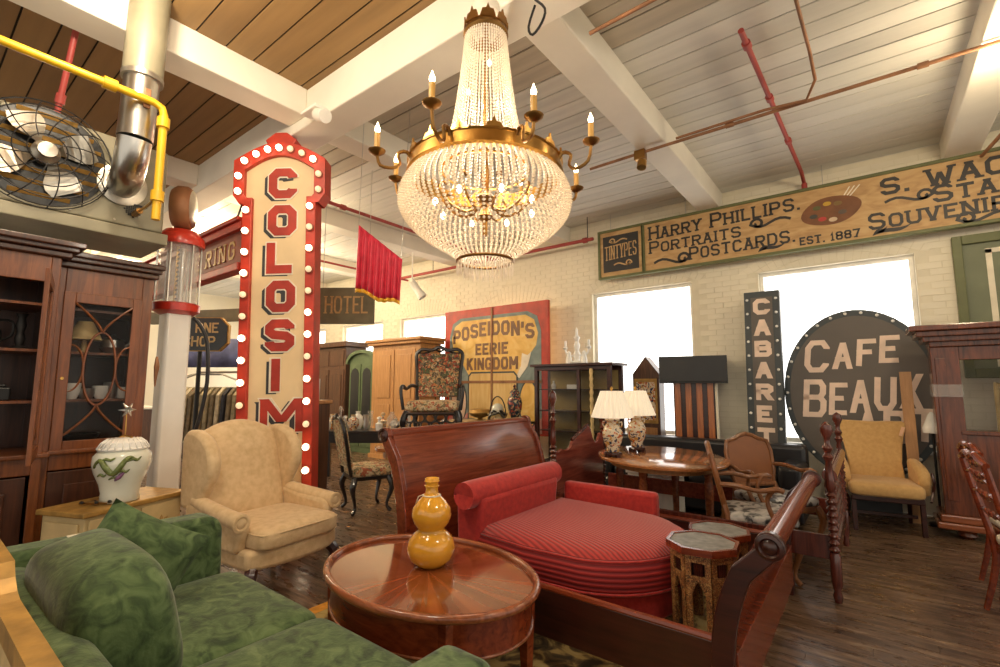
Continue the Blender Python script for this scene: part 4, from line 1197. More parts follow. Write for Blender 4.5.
for a in (40, 140, 220, 320):
    x, y = A * .93 * cos(rad(a)), B * .93 * sin(rad(a))
    lg = MB()
    q0, q1 = .034, .018
    vs = [(x + sx * q, y + sy * q, z) for z, q in ((0, q1), (.51, q0)) for sx, sy in ((-1, -1), (1, -1), (1, 1), (-1, 1))]
    lg.add(vs, [(3, 2, 1, 0), (4, 5, 6, 7), (0, 1, 5, 4), (1, 2, 6, 5), (2, 3, 7, 6), (3, 0, 4, 7)])
    obj('leg', lg, 'mahogany', ct, bevel=.004)
vz = thing('gourd_vase', 'yellow glazed double gourd vase on the oval coffee table', 'vase', (-1.87, 1.83, .522))
obj('body', MB().lathe([(.06, 0), (.075, .004), (.108, .035), (.125, .085), (.115, .13), (.085, .165), (.066, .178), (.072, .19), (.092, .215), (.104, .25), (.098, .288), (.072, .325), (.046, .35), (.036, .362), (.032, .38), (.034, .42), (.038, .44), (.032, .44), (.026, .38), (.001, .36)], seg=36), 'yellow_glaze', vz, smooth='all')
obj('neck_rings', MB().tube([(.036 * cos(a), .036 * sin(a), .40) for a in [2 * PI * i / 20 for i in range(20)]], .004, 6, True).tube([(.037 * cos(a), .037 * sin(a), .425) for a in [2 * PI * i / 20 for i in range(20)]], .004, 6, True), 'yellow_glaze', vz, smooth='all')
obj('cord', MB().tube([(.045 * cos(a), .045 * sin(a), .352) for a in [2 * PI * i / 20 for i in range(20)]], .004, 5, True).tube([(-.045, 0, .352), (-.07, -.03, .34), (-.09, -.03, .30)], .003, 5), 'paper', vz, smooth='all')

# ------------------------------------------------------------------ wing chair
wc = thing('wing_chair', 'cream upholstered wing chair beside the painted chest', 'armchair', (-3.60, 1.86, 0), rad(97))
hw = .36
sb = MB().prism([(-hw, .36), (-hw, -.30), (-.2, -.36), (0, -.38), (.2, -.36), (hw, -.30), (hw, .36)], 'z', .24, .37)
obj('seat_base', sb, 'cream_linen', wc, bevel=.03, seg=3, smooth=True)
obj('seat_cushion', MB().pad((0, -.06, .43), (.64, .68, .16), .22, .40, 20), 'cream_linen', wc, smooth='all')
def backf(u, v, off):
    x = (u - .5) * .62
    crown = .10 * (1 - (2 * u - 1) ** 2) ** 1.0
    z = .38 + v * (.70 + crown)
    y = .26 + .20 * v + off * (1 - .5 * abs(2 * u - 1) ** 3)
    return (x, y, z)
bk = MB(); nu, nv = 14, 12
vs = [backf(i / nu, j / nv, -.06 * (1 - abs(2 * j / nv - 1) ** 4)) for i in range(nu + 1) for j in range(nv + 1)] + [backf(i / nu, j / nv, .10) for i in range(nu + 1) for j in range(nv + 1)]
T = (nu + 1) * (nv + 1); fs = []
for i in range(nu):
    for j in range(nv):
        a = i * (nv + 1) + j; fs += [(a, a + nv + 1, a + nv + 2, a + 1), (T + a, T + a + 1, T + a + nv + 2, T + a + nv + 1)]
for i in range(nu):
    for j in (0, nv):
        a = i * (nv + 1) + j; fs.append((a, a + nv + 1, T + a + nv + 1, T + a))
for j in range(nv):
    for i in (0, nu):
        a = i * (nv + 1) + j; fs.append((a, a + 1, T + a + 1, T + a))
bk.add(vs, fs)
obj('backrest', bk, 'cream_linen', wc, smooth='all', bevel=.0, sub=1)
for sx in (-1, 1):
    wg = MB().prism([(.54, .55), (.56, 1.06), (.50, 1.12), (.40, 1.12), (.28, 1.08), (.19, 1.00), (.155, .90), (.17, .80), (.235, .70), (.28, .62), (.34, .55)], 'x', sx * .29, sx * .385)
    obj('wing', wg, 'cream_linen', wc, bevel=.035, seg=3, smooth=True)
    ar = MB().prism([(-.20, .34), (.44, .34), (.44, .60), (.30, .62), (.10, .585), (-.15, .57), (-.22, .56), (-.24, .50)], 'x', sx * .30, sx * .39)
    obj('arm', ar, 'cream_linen', wc, bevel=.03, seg=3, smooth=True)
    obj('arm_roll', MB().tube([(sx * .38, -.24, .555), (sx * .375, -.10, .565), (sx * .36, .15, .59), (sx * .35, .36, .62)], [.055, .055, .05, .045], 12), 'cream_linen', wc, smooth=True)
    sc = MB().lathe([(.06, 0), (.06, .016), (.044, .020), (.034, .014), (.022, .020), (.001, .022)], (sx * .38, -.24, .552), 18, Matrix.Rotation(rad(90), 3, 'X'))
    obj('scroll', sc, 'cream_linen', wc, smooth=True)
    fl_ = cabriole(.26, .06, .04, .016, sx, -1); fl_.xf(Matrix.Translation((sx * .30, -.27, 0)))
    obj('leg', fl_, 'mahogany_dark', wc, smooth=True)
    obj('leg', MB().tube([(sx * .30, .32, .26), (sx * .31, .38, .10), (sx * .32, .42, 0)], [.026, .02, .016], 8), 'mahogany_dark', wc, smooth=True)
obj('piping', MB().tube([(-.31, .2, .47), (-.315, -.30, .47), (-.25, -.385, .47), (0, -.40, .47), (.25, -.385, .47), (.315, -.30, .47), (.31, .2, .47)], .006, 6), 'cream_linen', wc, smooth='all')

# ------------------------------------------------------------------ china cabinet (front faces +X); local: x toward room, y along
cb = thing('china_cabinet', 'mahogany breakfront china cabinet with one glazed door ajar', 'cabinet', (-5.0, .35, 0))
# world front of the side bay x=-4.55 (local .45); centre bay front local .56
def carc(y0, y1, xf, nm):
    c = MB().bx(-.02, 0, y0, y1, 0, 2.30).bx(0, xf, y0, y0 + .03, 0, 2.30).bx(0, xf, y1 - .03, y1, 0, 2.30)
    c.bx(0, xf, y0 + .03, y1 - .03, .92, .95).bx(0, xf, y0 + .03, y1 - .03, 2.24, 2.30).bx(0, xf, y0 + .03, y1 - .03, 0, .08)
    obj(nm, c, 'cabinet_dark', cb)
carc(.35, .93, .44, 'side_carcass'); carc(-1.2, .35, .55, 'centre_carcass')
# face frames
ff_ = MB().bx(.43, .46, .86, .93, .08, 2.3).bx(.43, .46, .40, .86, 2.12, 2.30).bx(.43, .46, .35, .40, .08, 2.3).bx(.43, .46, .40, .86, .86, .97)
obj('side_face_frame', ff_, 'cabinet', cb, bevel=.004)
f2 = MB().bx(.54, .57, .30, .35, .08, 2.34).bx(.54, .57, -1.2, .30, 2.16, 2.34).bx(.54, .57, -1.2, .30, .86, .97)
obj('centre_face_frame', f2, 'cabinet', cb, bevel=.004)
co = MB()
for dz, dx in ((2.30, .50), (2.34, .53), (2.37, .56)): co.bx(-.02, dx, .35, .93 + (dx - .44) * .4, dz, dz + .04)
for dz, dx in ((2.34, .61), (2.38, .64), (2.41, .67)): co.bx(-.02, dx, -1.25, .35 + dx - .56, dz, dz + .04)
obj('cornice', co, 'cabinet_dark', cb, bevel=.008)
obj('base_plinth', MB().bx(0, .50, .38, .96, 0, .10).bx(0, .60, -1.2, .38, 0, .10), 'cabinet_dark', cb, bevel=.006)
wa = MB().bx(0, .50, .38, .96, .97, 1.0).bx(0, .61, -1.2, .38, .97, 1.0); obj('waist_moulding', wa, 'cabinet', cb, bevel=.008)
# shelves
for z in (1.33, 1.68, 2.0):
    obj('shelf', MB().bx(0, .40, .38, .90, z, z + .018), 'cabinet', cb)
    obj('shelf', MB().bx(0, .50, -1.17, .32, z, z + .018), 'cabinet', cb)
# lower doors
for (y0, y1, xf) in ((.40, .86, .46), (-.42, .28, .57), (-1.18, -.44, .57)):
    dr = obj('lower_door', MB().bx(xf - .02, xf + .004, y0, y1, .12, .85), 'cabinet_dark', cb, bevel=.004)
    obj('door_panel', MB().bx(xf + .004, xf + .016, y0 + .09, y1 - .09, .21, .76), 'cabinet_dark', dr, bevel=.01)
# glazed door builder, hinge along local y=0, extends to +y
def gdoor(parent, w, h, loc, rz, nm='glazed_door'):
    e = obj(nm, MB().bx(-.012, .012, 0, .065, 0, h).bx(-.012, .012, w - .065, w, 0, h).bx(-.012, .012, .065, w - .065, 0, .075).bx(-.012, .012, .065, w - .065, h - .075, h), 'cabinet', parent, bevel=.004)
    e.location = loc; e.rotation_euler = (0, 0, rz)
    obj('pane', MB().bx(-.002, .002, .065, w - .065, .075, h - .075), 'glass', e)
    cy, cz, ry, rz_ = w / 2, h / 2 + .02, w * .20, h * .235
    mu = MB()
    mu.tube([(.008, cy + ry * cos(a), cz + rz_ * sin(a)) for a in [2 * PI * i / 36 for i in range(36)]], .008, 6, True)
    for s in (-1, 1):
        for tz in (-1, 1):
            pts = []
            for i in range(9):
                u = i / 8
                pts.append((.008, cy + s * u ** 1.15 * (w / 2 - .065), cz + tz * (rz_ + u ** .85 * (h / 2 - .095 - rz_))))
            mu.tube(pts, .008, 6)
        mu.tube([(.008, cy + s * (w / 2 - .065 - (w / 2 - .065 - ry) * sin(PI * i / 12)), cz + rz_ * .62 * cos(PI * i / 12)) for i in range(13)], .007, 6)
    obj('muntin', mu, 'cabinet', e, smooth=True)
    return e
gdoor(cb, .47, 1.14, (.468, .395, .985), 0)
od = gdoor(cb, .56, 1.17, (.590, .31, .985), rad(-101), 'open_glazed_door')
obj('escutcheon', MB().lathe([(.012, 0), (.010, .006)], (.482, .425, 1.50), 10, RX), 'brass', cb)
# things in the cabinet
def tl(name, mb, mat, label, cat, loc, group=None, **k):
    o = obj(name, mb, mat, None, **k); o.location = loc
    return tag(o, label, cat, group)
tl('pitcher', MB().lathe([(.04, 0), (.075, .05), (.07, .12), (.045, .18), (.055, .23), (.05, .23)], seg=18).tube([(0, .05, .20), (0, .12, .19), (0, .12, .10), (0, .07, .06)], .009, 6), 'iron', 'dark pitcher with looped handle on the open cabinet shelf', 'pitcher', (-4.68, .40, 1.698), smooth=True)
tl('candlestick', MB().lathe([(.06, 0), (.02, .03), (.03, .08), (.018, .12), (.03, .17), (.02, .22), (.035, .25)], seg=14), 'iron', 'dark turned candlestick beside the pitcher in the cabinet', 'candlestick', (-4.66, .56, 1.698), smooth=True)
tl('price_tag', MB().bx(-.003, .003, -.035, .035, 0, .11).tube([(0, 0, .11), (0, .012, .16), (0, -.005, .17)], .002, 4), 'paper', 'cream paper tag standing on the lower cabinet shelf', 'tag', (-4.50, .46, 1.0))
tl('silver_box', MB().bx(-.09, .09, -.12, .12, 0, .09).bx(-.07, .07, -.10, .10, .09, .11), 'dark_steel', 'dark metal box on the open cabinet middle shelf', 'box', (-4.70, .42, 1.348), bevel=.01)
for i, (yy_, h_) in enumerate(((.80, .09), (.88, .12), (.97, .08), (1.05, .10), (1.12, .13), (1.19, .09))):
    tl('teacup', MB().lathe([(.03, 0), (.05, h_ * .5), (.055, h_), (.05, h_), (.02, .01)], seg=14), 'porcelain_white' if i % 2 else 'steel', ('white china cup' if i % 2 else 'silver cup') + ' on the shelf behind the glazed cabinet door', 'cup', (-4.76, yy_, 1.348), 'white cups behind the glazed door' if i % 2 else 'silver cups behind the glazed door', smooth=True)
tl('small_lamp', MB().lathe([(.05, 0), (.02, .02), (.015, .10), (.11, .10), (.045, .24), (.04, .24), (.1, .105)], seg=20), 'gold_pale', 'tiny lamp with cone shade behind the cabinet glass', 'lamp', (-4.74, .92, 1.698), smooth=True)
tl('silver_teapot', MB().lathe([(.04, 0), (.08, .05), (.07, .11), (.02, .14), (.01, .16)], seg=16).tube([(0, .07, .06), (0, .13, .10), (0, .15, .13)], .01, 6), 'steel', 'silver teapot on the upper shelf behind the cabinet glass', 'teapot', (-4.76, 1.10, 1.698), smooth=True)
tl('bowl', MB().lathe([(.05, 0), (.11, .06), (.12, .09), (.11, .09), (.03, .01)], seg=18), 'dark_steel', 'dark bowl on the lowest shelf behind the cabinet glass', 'bowl', (-4.76, .95, 1.0), smooth=True)
tl('red_tin', MB().lathe([(.11, 0), (.11, .03), (.10, .05), (.03, .06)], seg=20), 'pump_red', 'red round tin lying on top of the china cabinet', 'tin', (-4.78, 1.0, 2.412), smooth=True)
tl('hanging_tassel', MB().tube([(0, 0, 0), (.01, 0, -.08), (0, 0, -.16), (0, 0, -.24)], [.008, .02, .012, .004], 8), 'rust', 'small brown tassel hung on the cabinet side', 'tassel', (-4.52, 1.335, 1.68), smooth=True)

# ------------------------------------------------------------------ painted chest, ginger jar
pc = thing('painted_chest', 'low cream painted chest with gold motifs in front of the china cabinet', 'chest', (-4.15, 1.07, 0), rad(113))
# local front -Y faces room; width along X
obj('case', MB().bx(-.33, .33, -.17, .19, .06, .64), 'painted_chest', pc, bevel=.006)
obj('top', MB().bx(-.36, .36, -.20, .21, .64, .675), 'gold_leaf', pc, bevel=.008)
obj('plinth', MB().bx(-.34, .34, -.18, .20, 0, .06), 'gold_leaf', pc, bevel=.006)
def motif(mb, x, z, s):
    for k in range(5):
        a = PI * k / 4
        mb.prism([(x + s * (.12 * cos(a) + .22 * cos(a) * q[0] - .07 * sin(a) * q[1]), z + s * (.12 * sin(a) + .22 * sin(a) * q[0] + .07 * cos(a) * q[1])) for q in ((0, 0), (.5, -.8), (1, 0), (.5, .8))], 'y', -.006, 0)
    mb.prism([(x - .45 * s, z - .12 * s), (x + .45 * s, z - .12 * s), (x + .3 * s, z - .05 * s), (x - .3 * s, z - .05 * s)], 'y', -.006, 0)
for x in (-.165, .165):
    dr = obj('drawer_front', MB().bx(x - .145, x + .145, -.185, -.17, .37, .62), 'painted_chest', pc, bevel=.005)
    mm = MB(); motif(mm, x, .47, .20); mm.xf(Matrix.Translation((0, -.185, 0))); obj('motif', mm, 'chest_motif', dr)
    dr = obj('drawer_front', MB().bx(x - .145, x + .145, -.185, -.17, .10, .34), 'painted_chest', pc, bevel=.005)
    mm = MB(); motif(mm, x, .20, .20); mm.xf(Matrix.Translation((0, -.185, 0))); obj('motif', mm, 'chest_motif', dr)
ends = obj('end_panel', MB().bx(-.345, -.33, -.13, .15, .12, .60), 'painted_chest', pc, bevel=.005)
mm = MB(); motif(mm, 0, .36, .30); mm.xf(Matrix.Translation((-.345, .01, 0)) @ Matrix.Rotation(rad(-90), 4, 'Z')); obj('motif', mm, 'chest_motif', ends)
gj = thing('ginger_jar', 'pale celadon ginger jar with green dragon painting and white lid', 'jar', (-4.07, 1.05, .675))
gj.scale = (1.2, 1.2, 1.02)
obj('body', MB().lathe([(.085, 0), (.092, .01), (.088, .06), (.10, .12), (.125, .19), (.138, .25), (.134, .30), (.11, .335), (.10, .345), (.09, .34), (.001, .33)], seg=32), 'porcelain', gj, smooth='all')
obj('lid', MB().lathe([(.118, .335), (.122, .345), (.105, .355), (.10, .385), (.075, .405), (.03, .412), (.001, .414)], seg=32), 'porcelain_white', gj, smooth=True)
fl2 = MB()
for k in range(22):
    a = 2 * PI * k / 22; fl2.tube([(.121 * cos(a), .121 * sin(a), .345), (.104 * cos(a), .104 * sin(a), .38), (.076 * cos(a), .076 * sin(a), .407)], .0035, 5)
obj('lid_fluting', fl2, 'porcelain_white', gj, smooth='all')
def jr(z):
    P = [(0, .085), (.06, .088), (.12, .10), (.19, .125), (.25, .138), (.30, .134), (.335, .11)]
    for (a, ra), (b2, rb) in zip(P, P[1:]):
        if a <= z <= b2: return ra + (rb - ra) * (z - a) / (b2 - a)
    return .1
dg = MB(); pts = []
for i in range(26):
    u = i / 25; a = rad(-75 + 85 * u); z = .235 + .045 * sin(u * 9) + .02 * u
    pts.append(((jr(z) + .001) * cos(a), (jr(z) + .001) * sin(a), z))
dg.tube(pts, [.006 + .012 * sin(PI * i / 25) for i in range(26)], 6)
for a0, z0, ln in ((-60, .18, .05), (-30, .16, .06), (-15, .20, .05), (-45, .28, .04), (5, .27, .05)):
    a = rad(a0); dg.tube([((jr(z0) + .001) * cos(a + q), (jr(z0) + .001) * sin(a + q), z0 + ln * w) for q, w in ((-.2, 0), (0, .3), (.15, .1), (.3, .5))], [.004, .011, .009, .003], 5)
obj('dragon', dg, 'jar_green', gj, smooth='all')
fp = MB(); a = rad(-28)
fp.tube([((jr(.15 + .02 * i) + .001) * cos(a + .12 * i), (jr(.15 + .02 * i) + .001) * sin(a + .12 * i), .15 + .02 * i) for i in range(4)], [.004, .014, .010, .003], 6)
obj('flower', fp, 'jar_purple', gj, smooth='all')
st = thing('star_ornament', 'small silver star flower on a thin rod above the ginger jar', 'ornament', (-4.07, 1.05, 1.098))
obj('rod', MB().tube([(0, 0, 0), (.01, .0, .04), (0, 0, .16)], .004, 6).tube([(-.03, -.02, 0), (0, 0, .012), (.05, .03, 0)], .006, 6), 'brass', st)
sm = MB()
for k in range(6):
    a = 2 * PI * k / 6; sm.tube([(0, 0, .185), (.03, .022 * cos(a), .185 + .022 * sin(a)), (.01, .05 * cos(a), .185 + .05 * sin(a))], [.008, .010, .002], 5)
obj('star', sm, 'steel', st, smooth=True)
tw_ = thing('twig_ornament', 'small dark bronze twig ornament lying on the painted chest', 'ornament', (-4.03, .90, .675))
obj('twig', MB().tube([(-.08, -.05, .012), (0, 0, .02), (.06, .06, .014)], [.006, .012, .005], 6), 'brass_dark', tw_, smooth=True)
for k in range(4): obj('leaf', MB().pad((-.05 + k * .035, -.03 + k * .03 + (.015 if k % 2 else -.015), .022), (.04, .022, .018), .9, .9, 6), 'dark_steel', tw_, smooth=True)

# ------------------------------------------------------------------ visible gas pump
gp_ = thing('gas_pump', 'antique visible gas pump with glass cylinder, red rings and white body', 'gas pump', (-4.92, 1.57, 0))
gp_.scale = (.92, .92, 1.02)
obj('column', MB().bx(-.11, .11, -.11, .11, 0, 2.08), 'porcelain_white', gp_, bevel=.03, smooth=True)
obj('base', MB().bx(-.20, .20, -.19, .19, 0, .10), 'pump_red', gp_, bevel=.01)
obj('lower_ring', MB().lathe([(.14, 2.04), (.20, 2.07), (.205, 2.13), (.19, 2.14), (.05, 2.14)], seg=28), 'pump_red', gp_, smooth=True)
obj('glass_cylinder', MB().lathe([(.165, 2.14), (.165, 2.66), (.158, 2.66), (.158, 2.14), (.165, 2.14)], seg=28), 'glass_clear', gp_, smooth=True)
for k in range(6):
    a = 2 * PI * k / 6 + .3
    obj('tie_rod', MB().cyl((.18 * cos(a), .18 * sin(a), 2.12), (.18 * cos(a), .18 * sin(a), 2.68), .009, 6), 'steel', gp_)
mk = MB().cyl((.03, -.03, 2.14), (.03, -.03, 2.66), .012, 8)
mk2 = MB()
for i in range(12): mk2.bx(.03, .09, -.035, -.028, 2.17 + i * .04, 2.185 + i * .04)
mk2.xf(Matrix.Translation((0, 0, 0)))
obj('overflow_pipe', mk, 'brass', gp_); obj('gallon_marker', mk2, 'sign_black', gp_)
obj('inner_tube', MB().cyl((-.05, .04, 2.14), (-.05, .04, 2.66), .03, 10), 'steel', gp_, smooth=True)
obj('cap', MB().lathe([(.205, 2.66), (.21, 2.69), (.20, 2.74), (.14, 2.80), (.06, 2.82)], seg=28), 'pump_red', gp_, smooth=True)
gl = obj('globe', MB().lathe([(.001, -.09), (.17, -.085), (.2, -.04), (.2, .04), (.17, .085), (.001, .09)], (0, 0, 3.02), 28, Matrix.Rotation(rad(58), 3, 'Z') @ RX), 'rust', gp_, smooth=True)
for s in (-1, 1): obj('globe_lens', MB().lathe([(.17, s * .086), (.08, s * .105), (.001, s * .11)], (0, 0, 3.02), 24, Matrix.Rotation(rad(58), 3, 'Z') @ RX), 'galvanised', gl, smooth=True)
obj('hose', MB().tube([(.10, .12, 2.02), (.14, .17, 1.96), (.18, .23, 1.80), (.19, .25, 1.45), (.15, .21, 1.10), (.11, .16, .90), (.09, .11, .8)], .018, 10), 'black_leather', gp_, smooth=True)
# ------------------------------------------------------------------ sleigh bed (head at X=-2.62, foot at X=-0.5; Y 2.25..4.05)
bd = thing('sleigh_bed', 'mahogany sleigh bed frame with scrolled ends holding the red chaise', 'bed', (-1.55, 3.13, 0))
def sleigh(x0, s, H, lean, nm, mat):
    """curved panel: s = outward direction in x"""
    prof = []
    for i in range(15):
        u = i / 14
        prof.append((x0 + s * (lean * (u ** 2.4) - .025 * sin(PI * u)), .10 + (H - .14) * u))
    th = .032
    inner = [(x - s * th, z) for x, z in prof]
    poly = prof + inner[::-1]
    o = obj(nm, MB().prism(poly, 'y', -.86, .86), mat, bd, smooth=True)
    cx, cz = prof[-1][0] + s * .03, prof[-1][1] + .005
    obj('scroll_rail', MB().cyl((cx, -.90, cz), (cx, .90, cz), .042, 20), mat, o, smooth=True)
    for e in (-1, 1):
        arc = [(cx + s * .056 * cos(rad(q)), cz + .056 * sin(rad(q))) for q in range(-75, 196, 18)]
        side = [(x0 + s * .02, 0.0)] + [(x + s * .03, z) for x, z in prof[:12]] + arc + [(x - s * .062, z) for x, z in prof[:13][::-1]] + [(x0 - s * .10, 0.0)]
        so = obj('end_post', MB().prism(side, 'y', e * .86, e * .90), 'mahogany_dark' if s > 0 else mat, o, bevel=.006)
        obj('scroll_boss', MB().lathe([(.050, 0), (.050, .010), (.038, .014), (.030, .006), (.020, .014), (.001, .016)], (cx, e * .90, cz), 20, Matrix.Rotation(rad(-90 * e), 3, 'X')), 'mahogany_dark', so, smooth=True)
    return o
sleigh(-1.04, -1, 1.13, .16, 'headboard', 'mahogany_y')
sleigh(1.02, 1, .84, .14, 'footboard', 'mahogany_y')
obj('headboard_lower', MB().bx(-1.10, -1.05, -.86, .86, .12, .40), 'mahogany', bd, bevel=.004)
obj('footboard_lower', MB().bx(.985, 1.045, -.86, .86, .08, .34), 'mahogany', bd, bevel=.004)
for e in (-1, 1):
    sr = obj('side_rail', MB().bx(-1.06, 1.0, e * .88 - .016, e * .88 + .016, .14, .38), 'mahogany_dark', bd, bevel=.006)
    obj('rail_bead', MB().cyl((-1.04, e * .88, .385), (.98, e * .88, .385), .018, 8), 'mahogany', sr, smooth=True)
for i in range(5): obj('slat', MB().bx(-.95 + i * .44, -.86 + i * .44, -.86, .86, .150, .165), 'pine', bd)

# ------------------------------------------------------------------ red chaise inside the bed frame
M['red_rib'] = None
m, nt, b = new_mat('red_rib')
mp = coords(nt, (1, 1, 1), (0, 0, rad(18)))
wv = nt.nodes.new('ShaderNodeTexWave'); wv.inputs['Scale'].default_value = 13; wv.inputs['Distortion'].default_value = .6; wv.bands_direction = 'Y'
nt.links.new(mp.outputs[0], wv.inputs['Vector'])
r = ramp(nt, [(0.2, (0.22, 0.009, 0.008)), (0.7, (0.44, 0.026, 0.02))]); nt.links.new(wv.outputs['Fac'], r.inputs[0]); nt.links.new(r.outputs[0], b.inputs['Base Color'])
b.inputs['Roughness'].default_value = .75; b.inputs['Sheen Weight'].default_value = .25
add_bump(nt, b, wv.outputs['Fac'], .5, .01)
M['red_rib'] = m
M['red_rib_side'] = None
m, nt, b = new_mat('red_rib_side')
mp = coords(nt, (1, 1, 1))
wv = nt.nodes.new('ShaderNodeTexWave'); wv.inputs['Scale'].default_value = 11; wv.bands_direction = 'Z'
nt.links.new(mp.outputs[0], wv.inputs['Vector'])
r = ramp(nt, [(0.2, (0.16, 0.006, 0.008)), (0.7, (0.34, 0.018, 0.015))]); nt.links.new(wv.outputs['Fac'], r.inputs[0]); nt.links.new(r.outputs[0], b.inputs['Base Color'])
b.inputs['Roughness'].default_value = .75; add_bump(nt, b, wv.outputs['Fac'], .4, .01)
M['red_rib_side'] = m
cz_ = thing('chaise_longue', 'red velvet chaise with bolster back and ribbed rounded seat', 'chaise', (-1.52, 2.95, .165))
# plan outline, local: left/back end x=-.68, rounded end at +x
pl = [(-.60, -.50), (-.15, -.56)]
pl += [(.08 + .54 * cos(a), .01 + .56 * sin(a)) for a in [rad(-78 + 146 * i / 16) for i in range(17)]]
pl += [(.0, .575), (-.60, .60)]
def off(pl, d): 
    cx, cy = 0, 0
    return [(x * (1 - d), y * (1 - d)) for x, y in pl]
base = MB().prism(off(pl, .06), 'z', .0, .16); obj('base', base, 'red_velvet', cz_, bevel=.02, smooth=True)
cu = MB(); n_ = len(pl)
lay = [(.02, .15), (0.0, .19), (-.012, .25), (-.005, .30), (.03, .345), (.10, .372), (.22, .39), (.45, .40), (.8, .405)]
vs = []
for d, z in lay: vs += [(x, y, z) for x, y in off(pl, d)]
fs = [tuple(range(n_))[::-1]]
for k in range(len(lay) - 1):
    for i in range(n_):
        j = (i + 1) % n_; fs.append((k * n_ + i, k * n_ + j, (k + 1) * n_ + j, (k + 1) * n_ + i))
fs.append(tuple((len(lay) - 1) * n_ + i for i in range(n_)))
cu.add(vs, fs)
co_ = obj('seat_cushion', cu, 'red_rib', cz_, smooth='all')
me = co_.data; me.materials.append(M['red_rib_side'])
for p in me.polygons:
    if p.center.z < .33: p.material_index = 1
obj('seat_piping', MB().tube([(x, y, .335) for x, y in off(pl, .015)], .007, 6, True).tube([(x, y, .17) for x, y in off(pl, .0)], .007, 6, True), 'red_velvet', cz_, smooth='all')
obj('back', MB().prism([(-.56, .0), (-.50, .56), (-.62, .58), (-.74, .54), (-.72, .0)], 'y', -.52, .44), 'red_velvet', cz_, bevel=.035, seg=3, smooth=True)
obj('bolster', MB().tube([(-.60, -.53, .575), (-.60, -.52, .575), (-.60, .44, .575), (-.60, .45, .575)], [.078, .088, .088, .078], 24), 'red_velvet', cz_, smooth=True)
obj('low_side_back', MB().bx(-.56, .22, .60, .70, .0, .49), 'red_velvet', cz_, bevel=.03, seg=3, smooth=True)

# ------------------------------------------------------------------ octagonal Moorish tables
def octtable(label, loc, rz, R, H):
    t = thing('octagonal_table', label, 'side table', loc, rz, 'octagonal tables in the bed frame')
    def og(r): return [(r * cos(2 * PI * k / 8 + PI / 8), r * sin(2 * PI * k / 8 + PI / 8)) for k in range(8)]
    obj('top', MB().prism(og(R * .93), 'z', H - .03, H - .006), 'stone_top', t)
    rm = MB(); o_, i_ = og(R), og(R * .90)
    vs = [(x, y, z) for z in (H - .035, H) for q in (o_, i_) for x, y in q]; fs = []
    for k in range(8):
        j = (k + 1) % 8
        fs += [(16 + k, 16 + j, 24 + j, 24 + k), (k, 8 + k, 8 + j, j), (k, j, 16 + j, 16 + k), (8 + k, 24 + k, 24 + j, 8 + j)]
    rm.add(vs, fs); obj('rim', rm, 'mahogany', t)
    P = og(R * .84)
    for k in range(8):
        a, b2 = Vector((*P[k], 0)), Vector((*P[(k + 1) % 8], 0))
        d = b2 - a; L = d.length; ang = math.atan2(d.y, d.x)
        s = MB().bx(0, .028, -.01, .01, 0, H - .035).bx(L - .028, L, -.01, .01, 0, H - .035).bx(.028, L - .028, -.01, .01, H - .075, H - .035).bx(.028, L - .028, -.01, .01, .28, .31)
        # keyhole arch at the foot
        s.prism([(.028, .28), (.028, .22), (.045, .26), (L / 2, .285), (L - .045, .26), (L - .028, .22), (L - .028, .28)], 'y', -.01, .01)
        s.xf(Matrix.Translation(a) @ Matrix.Rotation(ang, 4, 'Z'))
        o = obj('side_panel', s, 'inlay', t)
        sp = MB()
        for q in range(4): sp.cyl((.045 + q * (L - .09) / 3, 0, .31), (.045 + q * (L - .09) / 3, 0, H - .075), .006, 6)
        sp.xf(Matrix.Translation(a) @ Matrix.Rotation(ang, 4, 'Z')); obj('spindle', sp, 'mahogany_dark', o)
    inn = MB().prism(og(R * .70), 'z', .30, H - .05); obj('inner_case', inn, 'mahogany_dark', t)
    return t
octtable('inlaid octagonal side table with stone top beside the red chaise', (-.775, 2.80, .165), 0.1, .19, .45)
octtable('lower octagonal side table with pale stone top behind the inlaid one', (-.82, 3.34, .165), .25, .19, .38)

# ------------------------------------------------------------------ spool bed
sp = thing('spool_bed', 'dark spool turned bed frame with tall posts and scalloped headboard', 'bed', (-1.39, 4.77, 0))
def post(x, y, H, nm='post'):
    pr = [(.022, 0), (.03, .04), (.02, .07), (.034, .12), (.034, .30), (.026, .32)]
    z = .32
    while z < H * .60:
        pr += [(.020, z), (.036, z + .02), (.020, z + .04)]; z += .045
    pr += [(.022, z), (.034, z + .03), (.026, z + .10), (.019, z + .20)]
    z += .20
    rem = H - z
    pr += [(.036, z + rem * .12), (.018, z + rem * .22), (.034, z + rem * .34), (.018, z + rem * .44), (.020, z + rem * .58), (.040, z + rem * .76), (.034, z + rem * .92), (.006, H)]
    return obj(nm, MB().lathe(pr, (x, y, 0), 14), 'spool_wood', sp, smooth=True)
for y in (-.71, .72):
    post(1.13, y, 1.20)
for y in (-.60, .52): post(-1.16, y, 1.40 if y < 0 else 1.10)
